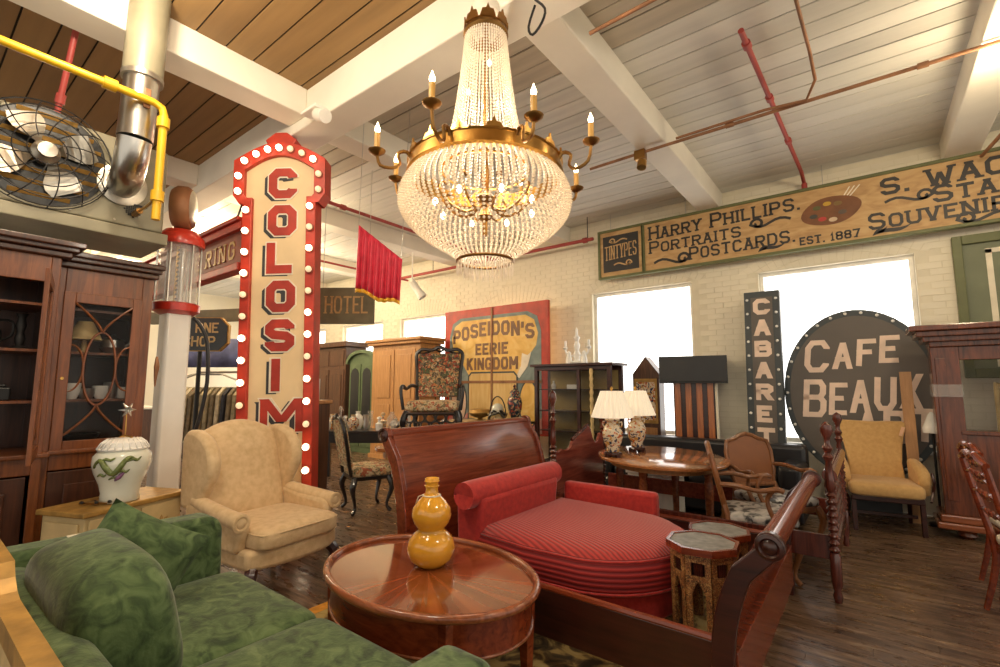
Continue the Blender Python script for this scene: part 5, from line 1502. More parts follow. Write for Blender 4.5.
# spool footboard: turned top rail, several turned rails
for i, z in enumerate((.40, .48, .56, .64, .72)):
    pts = []; rr = []
    nn = 44
    for k in range(nn + 1):
        pts.append((1.13, -.71 + 1.40 * k / nn, z)); rr.append(.018 if k % 2 else .034)
    obj('spool_rail', MB().tube(pts, rr, 8), 'spool_wood', sp, smooth=True)
obj('top_roll', MB().cyl((1.13, -.71, .83), (1.13, .69, .83), .045, 16), 'spool_wood', sp, smooth=True)
obj('lower_board', MB().bx(1.11, 1.15, -.71, .69, .24, .36), 'spool_wood', sp, bevel=.006)
sh = [(-.57, .25), (.50, .25), (.50, .88), (.44, .90), (.38, .82), (.30, .80), (.24, .86), (.20, .96), (.14, 1.0), (-.22, .86), (-.26, .80), (-.34, .78), (-.44, .80), (-.52, .78), (-.57, .80)]
obj('headboard', MB().prism(sh, 'x', -1.18, -1.145), 'scallop_wood', sp, bevel=.005)
obj('headboard_cap', MB().tube([(-1.16, .15, 1.01), (-1.16, -.22, .875)], .018, 8), 'spool_wood', sp, smooth=True)
for y in (-.67, .62): obj('side_rail', MB().bx(-1.14, 1.11, y - .015, y + .015, .26, .42), 'scallop_wood' if y > 0 else 'spool_wood', sp, bevel=.005)

# ------------------------------------------------------------------ dining table with lamps
dt = thing('dining_table', 'oval polished oak dining table carrying two lamps', 'table', (-1.72, 4.86, 0), rad(-52))
obj('top', MB().lathe([(.001, .715), (.95, .715), (1.0, .725), (1.0, .742), (.98, .75), (.001, .75)], (0, 0, 0), 56, None, .78, .60), 'oak_top', dt, smooth=True)
obj('apron', MB().lathe([(.80, .66), (.80, .715), (.76, .715), (.76, .66), (.80, .66)], (0, 0, 0), 56, None, .78, .60), 'oak', dt, smooth=True)
for (x, y) in ((-.42, .30), (.42, .30), (-.42, -.30), (.42, -.30)):
    obj('leg', MB().lathe([(.022, 0), (.03, .05), (.036, .30), (.042, .55), (.03, .60), (.042, .63), (.042, .70)], (x, y, 0), 12), 'cherry', dt, smooth=True)
dt.rotation_euler = (0, 0, rad(-52))
def lamp(label, loc, rz):
    t = thing('table_lamp', label, 'lamp', loc, rz)
    ft = MB().lathe([(.085, .02), (.09, .03), (.085, .045), (.001, .045)], seg=8)
    for k in range(4):
        a = PI / 4 + k * PI / 2; ft.box((.07 * cos(a), .07 * sin(a), .012), (.035, .035, .024), a)
    obj('foot', ft, 'mahogany_dark', t)
    obj('body', MB().lathe([(.055, .045), (.065, .06), (.06, .09), (.085, .14), (.10, .20), (.098, .25), (.075, .30), (.055, .325), (.06, .345), (.075, .36), (.07, .37), (.001, .372)], seg=24), 'imari', t, smooth='all')
    obj('handles', MB().tube([(.06, 0, .33), (.09, 0, .34), (.09, 0, .30), (.075, 0, .29)], .009, 6).tube([(-.06, 0, .33), (-.09, 0, .34), (-.09, 0, .30), (-.075, 0, .29)], .009, 6), 'imari', t, smooth='all')
    obj('stem', MB().cyl((0, 0, .37), (0, 0, .66), .008, 8).lathe([(.01, .655), (.016, .67), (.006, .69)], seg=8), 'brass', t)
    sh = MB(); n = 52; vs = []
    for i in range(n):
        a = 2 * PI * i / n; k = 1 + (.035 if i % 2 else -.035)
        vs += [(.20 * k * cos(a), .20 * k * sin(a), .385), (.105 * k * cos(a), .105 * k * sin(a), .645)]
    fs = [(i * 2, ((i + 1) % n) * 2, ((i + 1) % n) * 2 + 1, i * 2 + 1) for i in range(n)]
    sh.add(vs, fs); obj('shade', sh, 'shade_fabric', t, solid=.003)
    return t
lamp('lit table lamp with pleated shade on the oak table, by its front edge', (-2.05, 4.48, .75), .3)
lamp('lit table lamp with pleated shade on the oak table, further back', (-2.02, 5.02, .75), .8)

# ------------------------------------------------------------------ French cane armchairs inside the spool bed
def cane_chair(label, loc, rz):
    t = thing('cane_armchair', label, 'armchair', loc, rz)
    obj('seat', MB().pad((0, -.01, .43), (.54, .50, .09), .25, .5, 14), 'silver_leather', t, smooth='all')
    obj('seat_rail', MB().prism([(-.27, .22), (-.29, -.20), (-.15, -.25), (.15, -.25), (.29, -.20), (.27, .22)], 'z', .34, .40), 'fruitwood', t, bevel=.012, smooth=True)
    tl_ = rad(-12)
    fr = [(-.20, .50), (-.235, .62), (-.245, .80), (-.22, .90), (-.13, .925), (-.07, .955), (0, .97), (.07, .955), (.13, .925), (.22, .90), (.245, .80), (.235, .62), (.20, .50)]
    def bp(x, z): return (x, .23 + (z - .42) * .22, z)
    obj('back_frame', MB().tube([bp(x, z) for x, z in fr], .022, 8, True), 'fruitwood', t, smooth=True)
    obj('cane_panel', MB().add([bp(x, z) for x, z in fr], [tuple(range(len(fr)))]), 'leather_brown', t, solid=.012)
    for sx in (-1, 1):
        obj('leg', MB().tube([bp(sx * .21, .52), bp(sx * .235, .40), (sx * .24, .26, .2), (sx * .25, .31, 0)], [.02, .024, .02, .015], 8), 'fruitwood', t, smooth=True)
        lg = cabriole(.38, .05, .032, .015, sx, -1); lg.xf(Matrix.Translation((sx * .255, -.20, 0))); obj('leg', lg, 'fruitwood', t, smooth=True)
        obj('arm', MB().tube([bp(sx * .235, .68), (sx * .285, .16, .685), (sx * .31, .02, .66), (sx * .31, -.10, .68), (sx * .32, -.15, .665)], [.018, .02, .018, .022, .018], 8), 'fruitwood', t, smooth=True)
        obj('arm_support', MB().tube([(sx * .305, -.08, .67), (sx * .285, -.04, .60), (sx * .30, -.06, .50), (sx * .275, -.12, .38)], [.018, .016, .018, .02], 8), 'fruitwood', t, smooth=True)
    return t
cane_chair('cane back armchair seen from its side, between the dining table and spool footboard', (-.78, 4.40, 0), rad(106))
cane_chair('cane back armchair facing out, behind the spool bed footboard', (-.76, 5.10, 0), rad(48))

# ------------------------------------------------------------------ gold linen armchair
ga = thing('armchair', 'gold linen high back armchair on dark legs before the round cafe sign', 'armchair', (.03, 6.44, 0), rad(8))
obj('seat_rail', MB().bx(-.29, .29, -.27, .26, .30, .36), 'mahogany_dark', ga, bevel=.01)
obj('seat', MB().pad((0, -.03, .415), (.60, .60, .15), .2, .45, 18), 'gold_linen', ga, smooth='all')
bp_ = [(-.25, .40), (-.235, .62), (-.26, .82), (-.31, 1.03), (-.29, 1.06), (-.12, 1.055), (0, 1.05), (.12, 1.055), (.29, 1.06), (.31, 1.03), (.26, .82), (.235, .62), (.25, .40)]
bk = MB()
vs = [(x, .22 + (z - .4) * .22, z) for x, z in bp_] + [(x, .33 + (z - .4) * .20, z) for x, z in bp_]
n_ = len(bp_); bk.add(vs, [tuple(range(n_)), tuple(range(2 * n_ - 1, n_ - 1, -1))] + [(i, n_ + i, n_ + (i + 1) % n_, (i + 1) % n_) for i in range(n_)])
obj('backrest', bk, 'gold_linen', ga, bevel=.025, seg=3, smooth=True)
for sx in (-1, 1):
    obj('arm', MB().prism([(-.12, .36), (.27, .36), (.30, .68), (.20, .68), (.02, .655), (-.10, .63), (-.18, .58), (-.20, .50), (-.16, .44)], 'x', sx * .27, sx * .37), 'gold_linen', ga, bevel=.035, seg=3, smooth=True)
    obj('arm_facing', MB().tube([(sx * .375, -.17, .60), (sx * .378, -.20, .52), (sx * .375, -.15, .42), (sx * .34, -.22, .33)], .012, 7), 'mahogany_dark', ga, smooth=True)
    obj('leg', MB().bx(sx * .27 - .02, sx * .27 + .02, -.26, -.22, 0, .32), 'mahogany_dark', ga, bevel=.004)
    obj('leg', MB().tube([(sx * .26, .24, .32), (sx * .27, .32, 0)], [.022, .017], 8), 'mahogany_dark', ga, smooth=True)
obj('stretcher', MB().bx(-.27, .27, -.02, .0, .12, .15), 'mahogany_dark', ga)
obj('price_tag', MB().box((.25, .25, .96), (.03, .004, .10), mat=Matrix.Rotation(.3, 3, 'Y')), 'paper_tag', ga)

# ------------------------------------------------------------------ tall mirror-like case at the right
rc = thing('display_case', 'tall mahogany display case with glass front and stepped cornice by the shutter', 'cabinet', (1.33, 6.57, 0))
# local x -.88.. .8 ; front y=-.18
cr_ = MB()
for z, e in ((1.83, .0), (1.88, .05), (1.93, .10), (1.985, .15)): cr_.bx(-.83 - e, .83 + e, -.20 - e, .22, z, z + .056)
obj('cornice', cr_, 'case_wood', rc, bevel=.008)
for sx in (-1, 1):
    p_ = obj('post', MB().bx(sx * .83, sx * .62, -.18, .05, .22, 1.83), 'case_wood', rc, bevel=.006)
    obj('post_panel', MB().bx(sx * .80, sx * .72, -.192, -.178, .35, 1.72), 'case_wood', p_, bevel=.004)
    obj('bun_foot', MB().lathe([(.04, 0), (.075, .03), (.07, .07), (.05, .09)], (sx * .68, -.12, 0), 16), 'case_wood', rc, smooth=True)
    obj('bun_foot', MB().lathe([(.04, 0), (.075, .03), (.07, .07), (.05, .09)], (sx * .68, .12, 0), 16), 'case_wood', rc, smooth=True)
obj('header', MB().bx(-.62, .62, -.16, .03, 1.70, 1.83), 'case_wood', rc, bevel=.004)
obj('lower_panel', MB().bx(-.62, .62, -.16, .03, .22, .98), 'case_wood', rc, bevel=.004)
obj('sill', MB().bx(-.66, .66, -.19, .05, .98, 1.02), 'case_wood', rc, bevel=.006)
obj('base_moulding', MB().bx(-.90, .90, -.26, .20, .09, .15).bx(-.87, .87, -.23, .18, .15, .22), 'cherry', rc, bevel=.012)
obj('pane', MB().bx(-.62, .62, -.07, -.065, 1.02, 1.70), 'glass', rc)
obj('wrap_band', MB().bx(-.838, -.615, -.197, .052, 1.34, 1.46), 'glass_clear', rc)
obj('side_panel', MB().bx(.62, .83, .05, .18, .22, 1.83), 'cabinet_dark', rc)
bb = thing('brass_bed_end', 'tubular brass bed end standing behind the display case', 'bed end', (1.45, 7.0, 0))
obj('hoop', MB().tube([(-.42, 0, 0), (-.42, 0, 1.36), (-.40, 0, 1.43), (-.34, 0, 1.46), (.34, 0, 1.46), (.40, 0, 1.43), (.42, 0, 1.36), (.42, 0, 0)], .022, 10), 'gold_pale', bb, smooth=True)
for x in (-.2, 0, .2): obj('bar', MB().cyl((x, 0, .35), (x, 0, 1.45), .011, 8), 'gold_pale', bb, smooth=True)
obj('cross_bar', MB().cyl((-.42, 0, .35), (.42, 0, .35), .015, 8), 'gold_pale', bb, smooth=True)
tag(obj('leaning_board', MB().box((.32, 6.86, .80), (.10, .03, 1.60), mat=Matrix.Rotation(rad(-2), 3, 'X')), 'pine'), 'narrow pale pine board leaning between the cafe sign and display case', 'board')
ws = thing('shell_lamp', 'white fluted glass lamp shade standing behind the gold armchair', 'lamp', (.50, 6.86, 0))
obj('stand', MB().cyl((0, 0, 0), (0, 0, .98), .012, 8).lathe([(.10, 0), (.10, .02), (.02, .04)], seg=14), 'iron', ws)
obj('shade', MB().lathe([(.08, .95), (.085, 1.0), (.06, 1.06), (.03, 1.14), (.01, 1.17)], seg=18), 'porcelain_white', ws, smooth=True)

# ------------------------------------------------------------------ side chairs at the right edge
def side_chair(name, label, loc, rz, w1, seatm, grp=None):
    t = thing(name, label, 'chair', loc, rz, grp)
    obj('seat', MB().pad((0, -.02, .46), (.46, .44, .08), .25, .5, 12), seatm, t, smooth='all')
    obj('seat_rail', MB().bx(-.22, .22, -.21, .20, .37, .43), w1, t, bevel=.01)
    def bp(x, z): return (x, .20 + (z - .42) * .20, z)
    for sx in (-1, 1):
        obj('back_post', MB().tube([(sx * .20, .27, 0), (sx * .20, .21, .25), bp(sx * .20, .42), bp(sx * .215, .75), bp(sx * .22, .98)], [.016, .02, .022, .018, .016], 8), w1, t, smooth=True)
        lg = cabriole(.40, .045, .03, .014, sx, -1); lg.xf(Matrix.Translation((sx * .19, -.18, 0))); obj('leg', lg, w1, t, smooth=True)
    obj('crest_rail', MB().tube([bp(-.24, .97), bp(-.16, .99), bp(-.08, 1.02), bp(0, 1.0), bp(.08, 1.02), bp(.16, .99), bp(.24, .97)], [.018, .024, .02, .028, .02, .024, .018], 8), w1, t, smooth=True)
    for z, k in ((.88, .05), (.76, .04), (.64, .04)):
        obj('back_slat', MB().tube([bp(-.205, z), bp(-.10, z + k * .4), bp(-.04, z - k * .2), bp(0, z + k * .3), bp(.04, z - k * .2), bp(.10, z + k * .4), bp(.205, z)], [.012, .018, .012, .018, .012, .018, .012], 7), w1, t, smooth=True)
    return t
M['white_damask'] = plain('white_damask', (.72, .66, .52), .8)
side_chair('dining_chair', 'ladder back dining chair with cream seat beside the display case', (.86, 5.0, 0), rad(97), 'mahogany', 'white_damask')
side_chair('dining_chair', 'ladder back dining chair with cream seat in front of its twin', (.80, 4.36, 0), rad(97), 'mahogany', 'white_damask')
# ------------------------------------------------------------------ middle and back of the room
# black leather sofa behind the dining table
bs = thing('leather_sofa', 'low black leather sofa standing under the window', 'sofa', (-1.75, 6.15, 0))
obj('base', MB().bx(-1.15, 1.15, -.38, .40, .05, .30), 'black_leather', bs, bevel=.03, smooth=True)
obj('back', MB().bx(-1.15, 1.15, .18, .42, .30, .78), 'black_leather', bs, bevel=.05, seg=3, smooth=True)
for sx in (-1, 1): obj('arm', MB().bx(sx * .93, sx * 1.15, -.38, .40, .30, .62), 'black_leather', bs, bevel=.05, seg=3, smooth=True)
for x in (-.46, .46): obj('seat_cushion', MB().pad((x, -.10, .38), (.90, .56, .18), .2, .4, 12), 'black_leather', bs, smooth='all')
cbx = thing('crate', 'white storage crate under the dining table', 'crate', (-2.05, 5.62, 0))
obj('box', MB().bx(-.30, .30, -.1, .1, .0, .42), 'white_paint', cbx, bevel=.01)
obj('lid', MB().bx(-.32, .32, -.11, .11, .42, .46), 'porcelain_white', cbx, bevel=.008)
# fluted lectern with black box top
lt = thing('podium', 'fluted reddish wood podium topped by a black box', 'podium', (-1.86, 6.90, 0))
obj('core', MB().bx(-.26, .26, -.14, .14, 0, 1.50), 'mahogany_dark', lt)
for i in range(4):
    obj('flute_slat', MB().bx(-.24 + i * .135, -.165 + i * .135, -.185, -.14, .06, 1.50), 'orange_wood', lt, bevel=.006)
obj('corner_slat', MB().bx(.26, .285, -.185, .14, .06, 1.50), 'paper', lt)
obj('plinth', MB().bx(-.32, .32, -.20, .20, 0, .06), 'mahogany_dark', lt)
bxm = MB().bx(-.42, .42, -.30, -.27, 1.50, 1.84).bx(-.42, .42, .27, .30, 1.50, 1.84).bx(-.42, -.39, -.27, .27, 1.50, 1.84).bx(.39, .42, -.27, .27, 1.50, 1.84).bx(-.42, .42, -.30, .30, 1.48, 1.50)
obj('black_box', bxm, 'black_paint', lt, bevel=.006)
lt.rotation_euler = (0, 0, rad(12)); lt.location = (-1.90, 6.82, 0)
# gabled wall clock case / shrine
hb_ = thing('gabled_cabinet', 'narrow gabled wooden cabinet with painted panel behind the lamps', 'cabinet', (-2.62, 7.02, 0))
obj('case', MB().prism([(-.20, 0), (.20, 0), (.20, 1.62), (0, 1.88), (-.20, 1.62)], 'y', -.10, .12), 'walnut', hb_, bevel=.006)
obj('painted_panel', MB().bx(-.14, .14, -.108, -.099, .95, 1.50), 'imari', hb_)
obj('frame', MB().bx(-.17, -.14, -.115, -.099, .90, 1.55).bx(.14, .17, -.115, -.099, .90, 1.55).bx(-.14, .14, -.115, -.099, 1.50, 1.55).bx(-.14, .14, -.115, -.099, .90, .95), 'gold_leaf', hb_)
for i in range(3): obj('drawer', MB().bx(-.16, .16, -.115, -.099, .2 + i * .22, .4 + i * .22), 'oak', hb_, bevel=.005)
# glazed vitrine with candelabra
vt = thing('vitrine', 'dark wood glass vitrine behind the scalloped headboard', 'cabinet', (-3.55, 6.55, 0))
fr = MB()
for x in (-.62, .62):
    for y in (-.20, .20): fr.bx(x - .03, x + .03, y - .03, y + .03, 0, 1.74)
fr.bx(-.70, .70, -.28, .28, 1.74, 1.78).bx(-.59, .59, -.23, -.17, 1.68, 1.74).bx(-.59, .59, -.22, .22, .25, .30).bx(-.59, .59, .18, .2, .30, 1.74)
obj('frame', fr, 'mahogany_dark', vt, bevel=.006)
M['vitrine_back'] = plain('vitrine_back', (0.30, 0.22, 0.08), .5)
obj('back_panel', MB().bx(-.59, .59, .165, .18, .30, 1.68), 'vitrine_back', vt)
for z in (.75, 1.05, 1.38): obj('shelf', MB().bx(-.59, .59, -.17, .165, z, z + .015), 'mahogany_dark', vt)
obj('glass_front', MB().bx(-.59, .59, -.205, -.20, .30, 1.68), 'glass', vt)
obj('mid_stile', MB().bx(.10, .15, -.22, -.18, .30, 1.68), 'mahogany_dark', vt)
obj('column', MB().lathe([(.02, .3)] + [(.02 + .012 * (i % 2), .3 + i * .05) for i in range(28)] + [(.02, 1.7)], (.35, -.235, 0), 10), 'gold_pale', vt, smooth=True)
cd = thing('candelabra', 'white ceramic candelabra standing on the vitrine', 'candelabra', (-3.50, 6.45, 1.78))
obj('stem', MB().lathe([(.10, 0), (.11, .02), (.04, .06), (.06, .14), (.03, .20), (.05, .28), (.025, .34), (.05, .40), (.02, .44), (.02, .52), (.001, .56)], seg=16), 'porcelain_white', cd, smooth=True)
for sx in (-1, 1):
    obj('arm', MB().tube([(0, 0, .16), (sx * .10, 0, .12), (sx * .18, 0, .16), (sx * .20, 0, .24)], .016, 8).lathe([(.02, .22), (.04, .25), (.02, .27), (.018, .36)], (sx * .20, 0, 0), 10), 'porcelain_white', cd, smooth=True)
    obj('figure', MB().lathe([(.05, 0), (.045, .08), (.03, .14), (.035, .17), (.001, .20)], (sx * .13, -.02, 0), 10), 'porcelain_white', cd, smooth=True)
tl('trinket_box', MB().bx(-.09, .09, -.05, .05, 0, .07), 'porcelain_white', 'small white box on the vitrine shelf', 'box', (-3.60, 6.50, 1.395), bevel=.01)
tl('trinket_bottle', MB().lathe([(.03, 0), (.04, .06), (.015, .10), (.015, .13)], seg=10), 'porcelain_white', 'small white bottle inside the vitrine', 'bottle', (-3.95, 6.50, 1.395), smooth=True)

# black sideboard in front of the hoarding with ornaments
sbk = thing('sideboard', 'black lacquered sideboard in front of the fairground panel', 'sideboard', (-4.96, 6.2, 0))
obj('case', MB().bx(-.62, .62, -.22, .22, .30, .84), 'black_wood', sbk, bevel=.008)
obj('top', MB().bx(-.68, .68, -.26, .26, .84, .88), 'black_wood', sbk, bevel=.01)
for sx in (-1, 1):
    for sy in (-1, 1): obj('leg', MB().bx(sx * .58 - .03, sx * .58 + .03, sy * .18 - .03, sy * .18 + .03, 0, .30), 'black_wood', sbk)
    obj('door', MB().bx(sx * .04, sx * .58, -.235, -.22, .36, .80), 'black_wood', sbk, bevel=.008)
u_ = thing('covered_urn', 'dark painted covered urn on the black sideboard', 'urn', (-4.48, 6.18, .88))
obj('base', MB().bx(-.08, .08, -.08, .08, 0, .06), 'mahogany_dark', u_, bevel=.01)
obj('body', MB().lathe([(.06, .06), (.08, .10), (.11, .20), (.12, .30), (.10, .38), (.06, .42), (.07, .44)], seg=20), 'urn_dark', u_, smooth='all')
obj('lid', MB().lathe([(.085, .44), (.07, .48), (.03, .51), (.015, .53), (.03, .56), (.001, .59)], seg=16), 'urn_dark', u_, smooth=True)
tl('gilt_bowl', MB().lathe([(.06, 0), (.03, .03), (.15, .07), (.19, .12), (.17, .17), (.10, .19)], seg=22), 'gold_leaf', 'round gilt bowl on the black sideboard', 'bowl', (-5.18, 6.15, .88), smooth=True)
bk_ = thing('handled_basket', 'pale basket with tall hoop handle on the black sideboard', 'basket', (-4.84, 6.2, .88))
obj('bowl', MB().lathe([(.10, 0), (.15, .06), (.17, .12), (.16, .12), (.09, .02)], seg=18), 'gold_pale', bk_, smooth=True)
obj('handle', MB().tube([(.16 * cos(a), 0, .11 + .28 * sin(a)) for a in [PI * i / 14 for i in range(15)]], .010, 6), 'dark_steel', bk_, smooth=True)
obj('contents', MB().pad((0, 0, .18), (.2, .2, .2), .9, .9, 8), 'porcelain', bk_, smooth=True)
for (x, yq, lab) in ((-6.22, 6.2, 'thin iron hook stand with brown gourd left of the black sideboard'), (-5.76, 5.85, 'thin iron hook stand with brown gourd next to the gilt bowl')):
    g = thing('hook_stand', lab, 'stand', (x, yq, 0))
    obj('table', MB().cyl((0, 0, .70), (0, 0, .74), .20, 18).cyl((0, 0, 0), (0, 0, .70), .025, 8).cyl((0, 0, 0), (0, 0, .03), .16, 16), 'walnut', g, smooth=True)
    obj('hook', MB().tube([(0, .12, .74), (0, .12, 1.28), (0, .08, 1.36), (0, 0, 1.38), (0, -.06, 1.32), (0, -.06, 1.10)], .008, 6), 'iron', g, smooth=True)
    obj('gourd', MB().lathe([(.02, .86), (.09, .90), (.10, .97), (.05, 1.04), (.03, 1.10), (.01, 1.12)], (0, -.06, 0), 14), 'leather_brown', g, smooth=True)
tl('cardboard_box', MB().bx(-.2, .2, -.12, .12, 0, .12), 'cardboard', 'plain cardboard box behind the sleigh headboard', 'box', (-5.05, 5.6, .80), bevel=.004)
st_ = thing('stack_table', 'walnut lamp table under the cardboard box', 'table', (-5.05, 5.6, 0))
obj('top', MB().bx(-.35, .35, -.25, .25, .76, .80), 'walnut', st_, bevel=.006)
for sx in (-1, 1):
    for sy in (-1, 1): obj('leg', MB().cyl((sx * .3, sy * .2, 0), (sx * .3, sy * .2, .76), .02, 8), 'walnut', st_)
# carved chair back peeking over the headboard
cc = thing('carved_chair', 'carved black chair with round needlepoint back before the sideboard', 'chair', (-4.45, 5.55, 0), rad(20))
obj('seat', MB().pad((0, 0, .46), (.46, .44, .09), .3, .5, 10), 'needlepoint', cc, smooth='all')
for sx in (-1, 1):
    obj('leg', MB().tube([(sx * .2, -.18, .42), (sx * .2, -.18, 0)], .02, 8), 'black_wood', cc); obj('leg', MB().tube([(sx * .18, .18, 0), (sx * .18, .2, .5), (sx * .13, .24, .75)], .02, 8), 'black_wood', cc)
obj('back_pad', MB().lathe([(.001, 0), (.12, .0), (.13, .02), (.001, .03)], (0, .26, .86), 20, Matrix.Rotation(rad(100), 3, 'X')), 'needlepoint_pale', cc)
obj('back_carving', MB().tube([(.15 * cos(a) * (1 + .06 * sin(6 * a)), .265, .87 + .16 * sin(a) * (1 + .06 * sin(6 * a))) for a in [2 * PI * i / 36 for i in range(36)]], .02, 6, True).tube([(-.13, .28, 1.0), (-.06, .28, 1.06), (0, .28, 1.03), (.06, .28, 1.06), (.13, .28, 1.0)], .02, 6), 'black_wood', cc, smooth=True)

# ------------------------------------------------------------------ wardrobes at the far windows
wd = thing('wardrobe', 'tall dark wood wardrobe with panelled doors by the window', 'wardrobe', (-10.1, 6.75, 0))
obj('case', MB().bx(-.62, .62, -.28, .28, .08, 2.34), 'walnut', wd, bevel=.01)
obj('cornice', MB().bx(-.70, .70, -.36, .30, 2.34, 2.46), 'walnut', wd, bevel=.02)
for sx in (-1, 1):
    obj('upper_panel', MB().bx(sx * .05, sx * .55, -.295, -.28, 1.90, 2.26), 'walnut', wd, bevel=.012)
    d_ = obj('door', MB().bx(sx * .02, sx * .58, -.30, -.28, .62, 1.82), 'walnut', wd, bevel=.008)
    obj('door_panel', MB().bx(sx * .10, sx * .50, -.315, -.30, .72, 1.70), 'walnut', d_, bevel=.012)
    obj('drawer', MB().bx(sx * .02, sx * .58, -.30, -.28, .16, .56), 'walnut', wd, bevel=.01)
obj('plinth', MB().bx(-.65, .65, -.31, .30, 0, .08), 'walnut', wd)
ga_ = thing('wardrobe', 'green painted arched armoire with dark glazed doors', 'wardrobe', (-8.85, 6.72, 0))
ap = [(-.45, 0), (.45, 0), (.45, 1.95)] + [(.45 * cos(a), 1.95 + .24 * sin(a)) for a in [PI * i / 12 for i in range(1, 12)]] + [(-.45, 1.95)]
obj('case', MB().prism(ap, 'y', -.26, .28), 'armoire_green', ga_, bevel=.01)
ar = [(.50 * cos(a), 1.93 + .27 * sin(a)) for a in [PI * i / 16 for i in range(17)]]
arm_ = MB(); stroke(arm_, ar, .07, -.32, -.20); obj('arched_cornice', arm_, 'armoire_green', ga_)
for sx in (-1, 1):
    d_ = obj('door', MB().bx(sx * .015, sx * .41, -.285, -.26, .55, 1.92), 'armoire_green', ga_, bevel=.006)
    gpz = [(sx * .07, .62), (sx * .35, .62), (sx * .35, 1.72), (sx * .30, 1.80), (sx * .21, 1.84), (sx * .12, 1.80), (sx * .07, 1.72)]
    obj('pane', MB().prism(gpz, 'y', -.292, -.284), 'black_paint', d_)
    obj('drawer', MB().bx(sx * .015, sx * .41, -.285, -.26, .14, .50), 'armoire_green', ga_, bevel=.006)
pw_ = thing('wardrobe', 'large honey pine wardrobe behind the carved needlepoint chair', 'wardrobe', (-7.45, 6.50, 0))
obj('case', MB().bx(-.72, .72, -.28, .28, .08, 2.26), 'pine', pw_, bevel=.01)
obj('cornice', MB().bx(-.80, .80, -.36, .30, 2.26, 2.32).bx(-.84, .84, -.40, .30, 2.32, 2.38), 'pine', pw_, bevel=.012)
for sx in (-1, 1):
    d_ = obj('door', MB().bx(sx * .01, sx * .60, -.30, -.28, .14, 2.16), 'pine', pw_, bevel=.006)
    obj('door_panel', MB().bx(sx * .11, sx * .50, -.315, -.30, 1.2, 2.06), 'pine', d_, bevel=.012); obj('door_panel', MB().bx(sx * .11, sx * .50, -.315, -.30, .24, 1.08), 'pine', d_, bevel=.012)
obj('plinth', MB().bx(-.75, .75, -.31, .30, 0, .08), 'pine', pw_)

# ------------------------------------------------------------------ needlepoint chairs round a pine table
ptb = thing('work_table', 'honey wood octagonal table carrying the carved armchair', 'table', (-4.32, 4.22, 0), rad(15))
def octr(w, d, c): return [(-w + c, -d), (w - c, -d), (w, -d + c), (w, d - c), (w - c, d), (-w + c, d), (-w, d - c), (-w, -d + c)]
obj('top', MB().prism(octr(.62, .48, .16), 'z', .67, .71), 'oak_top', ptb, bevel=.006)
obj('apron', MB().prism(octr(.54, .40, .14), 'z', .58, .67), 'oak', ptb)
obj('pedestal', MB().lathe([(.28, 0), (.26, .05), (.10, .10), (.08, .30), (.12, .45), (.10, .58)], seg=16), 'oak', ptb, smooth=True)
na = thing('carved_armchair', 'ornate black carved armchair in floral needlepoint standing on the table', 'armchair', (-4.12, 4.05, .71), rad(36))
BW = 'black_wood'
obj('seat', MB().pad((0, -.02, .50), (.62, .56, .14), .25, .5, 16), 'needlepoint_pale', na, smooth='all')
def bp2(x, z): return (x, .24 + (z - .5) * .18, z)
bpts = [(-.24, .60), (-.25, .85), (-.265, 1.05), (-.25, 1.14), (.25, 1.14), (.265, 1.05), (.25, .85), (.24, .60)]
obj('backrest', MB().add([bp2(x, z) for x, z in bpts], [tuple(range(8))]), 'needlepoint', na, solid=.05)
obj('back_frame', MB().tube([bp2(x, z) for x, z in ((-.25, .45), (-.265, .70), (-.27, .90), (-.29, 1.06), (-.29, 1.15), (-.22, 1.20), (-.10, 1.19), (0, 1.23), (.10, 1.19), (.22, 1.20), (.29, 1.15), (.29, 1.06), (.27, .90), (.265, .70), (.25, .45))], .024, 8), BW, na, smooth=True)
obj('crest_carving', MB().tube([bp2(-.26, 1.15), bp2(-.15, 1.16), bp2(-.08, 1.21), bp2(0, 1.17), bp2(.08, 1.21), bp2(.15, 1.16), bp2(.26, 1.15)], .014, 6), BW, na, smooth=True)
for sx in (-1, 1):
    obj('arm', MB().tube([bp2(sx * .26, .72), (sx * .31, .14, .74), (sx * .34, .0, .70), (sx * .35, -.12, .73), (sx * .36, -.18, .71), (sx * .355, -.19, .62), (sx * .33, -.18, .46)], [.02, .022, .02, .024, .022, .02, .022], 8), BW, na, smooth=True)
    lg = cabriole(.44, .06, .036, .018, sx, -1); lg.xf(Matrix.Translation((sx * .28, -.22, 0))); obj('leg', lg, BW, na, smooth=True)
    lg = cabriole(.44, .05, .032, .018, sx, 1); lg.xf(Matrix.Translation((sx * .25, .22, 0))); obj('leg', lg, BW, na, smooth=True)
apr = MB()
for k in range(5):
    x = -.24 + k * .12; apr.tube([(x + .055 * cos(a), -.27, .37 + .05 * sin(a)) for a in [2 * PI * i / 14 for i in range(14)]], .012, 5, True)
for k in range(4):
    x = -.18 + k * .12; apr.tube([(x + .05 * cos(a), -.26, .29 + .045 * sin(a)) for a in [2 * PI * i / 14 for i in range(14)]], .012, 5, True)
apr.tube([(-.27, -.27, .42), (.27, -.27, .42)], .02, 6)
obj('pierced_apron', apr, BW, na, smooth=True)
obj('stretcher', MB().tube([(-.26, -.2, .12), (-.10, -.02, .17), (.10, -.02, .17), (.26, -.2, .12)], .018, 6).tube([(-.24, .2, .12), (-.10, .02, .17), (.10, .02, .17), (.24, .2, .12)], .018, 6), BW, na, smooth=True)
nc = thing('needlepoint_chair', 'black cabriole leg side chair in pale floral needlepoint on the floor', 'chair', (-4.80, 3.62, 0), rad(160))
obj('seat', MB().pad((0, -.02, .46), (.50, .50, .13), .25, .5, 16), 'needlepoint_pale', nc, smooth='all')
